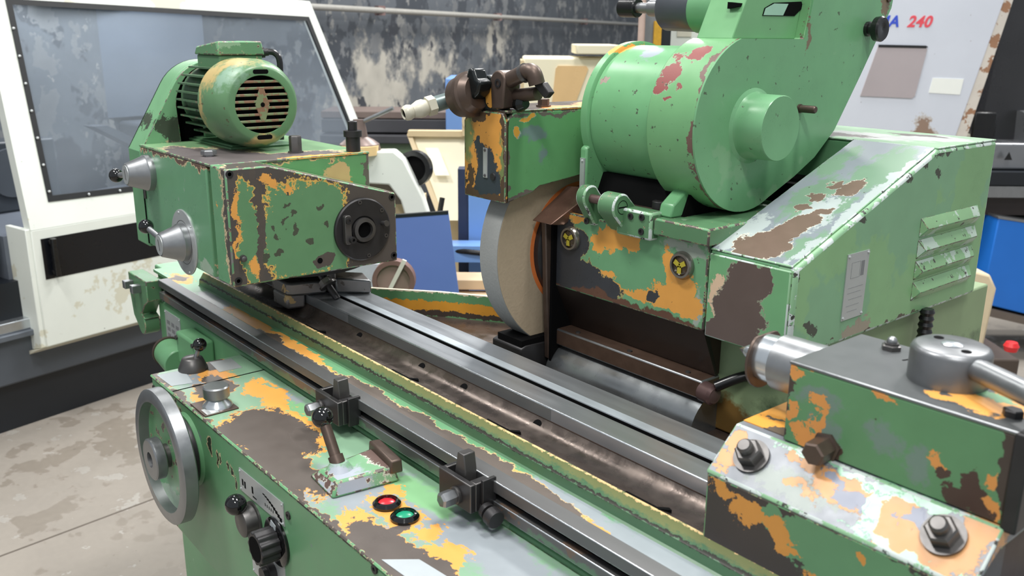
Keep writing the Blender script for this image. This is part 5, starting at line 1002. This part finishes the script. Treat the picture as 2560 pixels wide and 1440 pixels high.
# column with yellow strip, white machine behind the drum
co = far('grey_column', 'grey machine column with yellow chain strip behind the green drum', 'column', 3.8, .56)
fo('column_post', B().box(-.03, .03, .0, .12, 0, 2.6), plain('column_grey', S(120, 124, 128), .5), co)
fo('rusty_pipe', B().cyl((-.045, -.02, 1.5), (-.045, -.02, 2.6), .014), plain('rusty_pink', S(190, 166, 154), .6), co)
fo('yellow_strip', B().box(.005, .035, -.03, -.005, 1.45, 1.66), plain('yellow_strip', S(196, 150, 40), .5, 0, .3, 90), co)
fo('dark_channel', B().box(.036, .075, -.02, .06, 1.2, 2.0), kick, co)
wmh = far('white_milling_head', 'white machine head partly hidden behind the green drum', 'machine', 3.9, .78)
fo('head_body', B().prism([(-.16, 1.40), (-.16, 2.4), (-.05, 2.4), (.0, 1.67), (.12, 1.58), (.12, 1.40)], 'y', 0, .3), cream, wmh, bevel=.006)
fo('head_tag', B().box(-.10, -.04, -.006, .0, 1.60, 1.635), creams, wmh)
fo('head_foot', B().box(-.15, .1, .02, .28, 0, 1.40), creams, wmh)
fo('head_motor', B().cyl((.07, -.03, 1.66), (.07, .1, 1.66), .05), dgrey, wmh)

# ------------------------------------------------------------------ right: white turning centre
tcn = far('turning_centre', 'white turning centre with red and blue number lettering behind the cover', 'lathe', 4.5, 2.0)
whp = worn('white_machine_paint', (S(212, 216, 226), .38, 0), [dict(col=S(150, 126, 110), amp=1.0, scale=16, rim=S(196, 190, 186), rimw=.2, blobs=[((-2.13, 4.41, 1.19), (.05, .05, .07)), ((-2.16, 4.44, 1.14), (.06, .06, .05))]), dict(col=S(120, 110, 106), speck=.72, scale=40)], 8, .03)
def q2(name, pts, y0, y1, m, **k): return fo(name, B().prism(pts, 'y', y0, y1), m, tcn, **k)
q2('door_panel', [(-.60, .98), (.165, .98), (.385, 2.0), (-.70, 2.0)], 0, .05, whp, bevel=.004)
q2('door_edge', [(.165, .98), (.225, .98), (.425, 2.0), (.385, 2.0)], .004, .06, worn('rusty_white_edge', (S(214, 206, 196), .5, 0), [dict(col=S(160, 120, 92), speck=.55, scale=12)]))
q2('door_window', [(-.30, 1.327)]+[(-.045, 1.318), (-.033, 1.33), (-.002, 1.55), (-.012, 1.562), (-.24, 1.565)], -.006, .004, plain('pinkish_window', S(176, 166, 168), .18, 0, .12, 3))
q2('window_gasket', [(-.24, 1.559), (-.012, 1.556), (.0, 1.562), (-.012, 1.568), (-.24, 1.571)], -.009, -.004, gas)
q2('paper_label', [(.035, 1.345), (.188, 1.337), (.196, 1.412), (.045, 1.416)], -.003, .001, plain('white_label', S(244, 246, 240), .5, 0, .02))
def text(body, u, z, size, m, name):
    c = bpy.data.curves.new(name, 'FONT'); c.body = body; c.size = size; c.shear = .25; c.offset = .0022; c.extrude = .0008; c.space_character = 1.08
    to = bpy.data.objects.new(name, c); COL.objects.link(to)
    me = bpy.data.meshes.new_from_object(to.evaluated_get(bpy.context.evaluated_depsgraph_get())); bpy.data.objects.remove(to)
    me.transform(Matrix.Rotation(math.pi/2, 4, 'X')); me.materials.clear(); me.materials.append(m)
    o = bpy.data.objects.new(name, me); COL.objects.link(o); o.parent = tcn; o.location = (u, -.0015, z); return o
text('MA', -.262, 1.655, .072, plain('blue_lettering', S(58, 84, 200), .5, 0, .02), 'blue_lettering')
text('240', -.112, 1.655, .072, plain('red_lettering', S(230, 84, 96), .5, 0, .02), 'red_lettering')
q2('dark_cavity', [(.20, .2), (1.6, .2), (1.6, 2.4), (.42, 2.4)], .35, .40, plain('cavity_black', S(20, 22, 26), .4, 0, .3, 5))
q2('grey_column', [(.40, .92), (.70, .92), (.70, 2.3), (.50, 2.3)], .20, .34, plain('cavity_grey', S(60, 60, 62), .3, .3, .3, 3))
fo('chrome_drum', B().cyl((.60, .18, 1.08), (1.4, .18, 1.12), .17, n=32), plain('dull_chrome', S(150, 152, 156), .3, .7, .15, 5), tcn)
fo('grey_bed', B().box(.27, 1.2, .02, .34, .968, 1.10), plain('dull_chrome', S(150, 152, 156)), tcn, bevel=.01)
fo('black_motor', B().box(.30, .42, .05, .2, 1.08, 1.25), blackplastic, tcn, bevel=.01)
fo('white_cap', B().box(.23, .34, .06, .2, 1.10, 1.14), creams, tcn, bevel=.01)
q2('warning_triangle', [(.445, 1.022), (.485, 1.022), (.465, 1.062)], -.02, -.018, blackplastic)
fo('black_sill', B().box(.30, 1.5, -.05, .3, .90, .965), kick, tcn)
fo('steel_sill', B().box(.30, 1.5, -.06, .3, .84, .895), satin, tcn)
fo('dark_gap_panel', B().box(.30, 1.5, .0, .3, .74, .84), plain('brown_dark', S(44, 36, 34), .5), tcn)
fo('blue_box', B().prism([(.40, .30), (1.4, .06), (1.4, .60), (.42, .745)], 'y', -.10, .3), plain('vivid_blue_paint', S(28, 112, 206), .42, 0, .08, 6), tcn, bevel=.006)
fo('blue_box_edge', B().prism([(.415, .742), (1.4, .597), (1.4, .605), (.415, .752)], 'y', -.104, .3), satin, tcn)
fo('lower_rail', B().prism([(.36, .255), (1.4, .02), (1.4, .055), (.36, .295)], 'y', -.12, .3), plain('rail_brown_grey', S(110, 100, 92), .4, .3), tcn)
fo('cabinet_body', B().box(-.6, .25, .06, .8, 0, .98), whp, tcn)
cc = far('ivory_casting', 'dirty ivory casting on the floor right of the grinder', 'casting', 3.6, 1.9)
fo('casting_body', B().prism([(-.17, .30), (.10, .30), (.12, .60), (.085, .66), (-.08, .70), (-.15, .58)], 'y', 0, .3), worn('dirty_ivory', (S(214, 196, 164), .6, 0), [dict(col=S(120, 96, 70), speck=.66, scale=14)]), cc, bevel=.012)
fo('casting_foot', B().box(-.25, .25, -.03, .4, 0, .30), plain('dark_brown_paint', S(72, 60, 52), .6), cc, bevel=.01)
fo('casting_arm', B().prism([(-.42, .30), (-.17, .36), (-.16, .62), (-.30, .66), (-.44, .52)], 'y', .1, .3), plain('ivory_dark', S(170, 152, 124), .6), cc, bevel=.01)
fo('black_slot', B().box(-.33, -.24, .09, .101, .52, .60), deep, cc)
solo('red_cap', B().rev(Vector((-1.254, 3.49, .47)), (0, 0, 1), [(0, .022), (.02, .028), (.035, .02), (.038, 0)], 16), plain('red_plastic', S(206, 36, 40), .4), 'small red cap on a post behind the tailstock knob', 'cap', Vector((-1.254, 3.49, .47)))
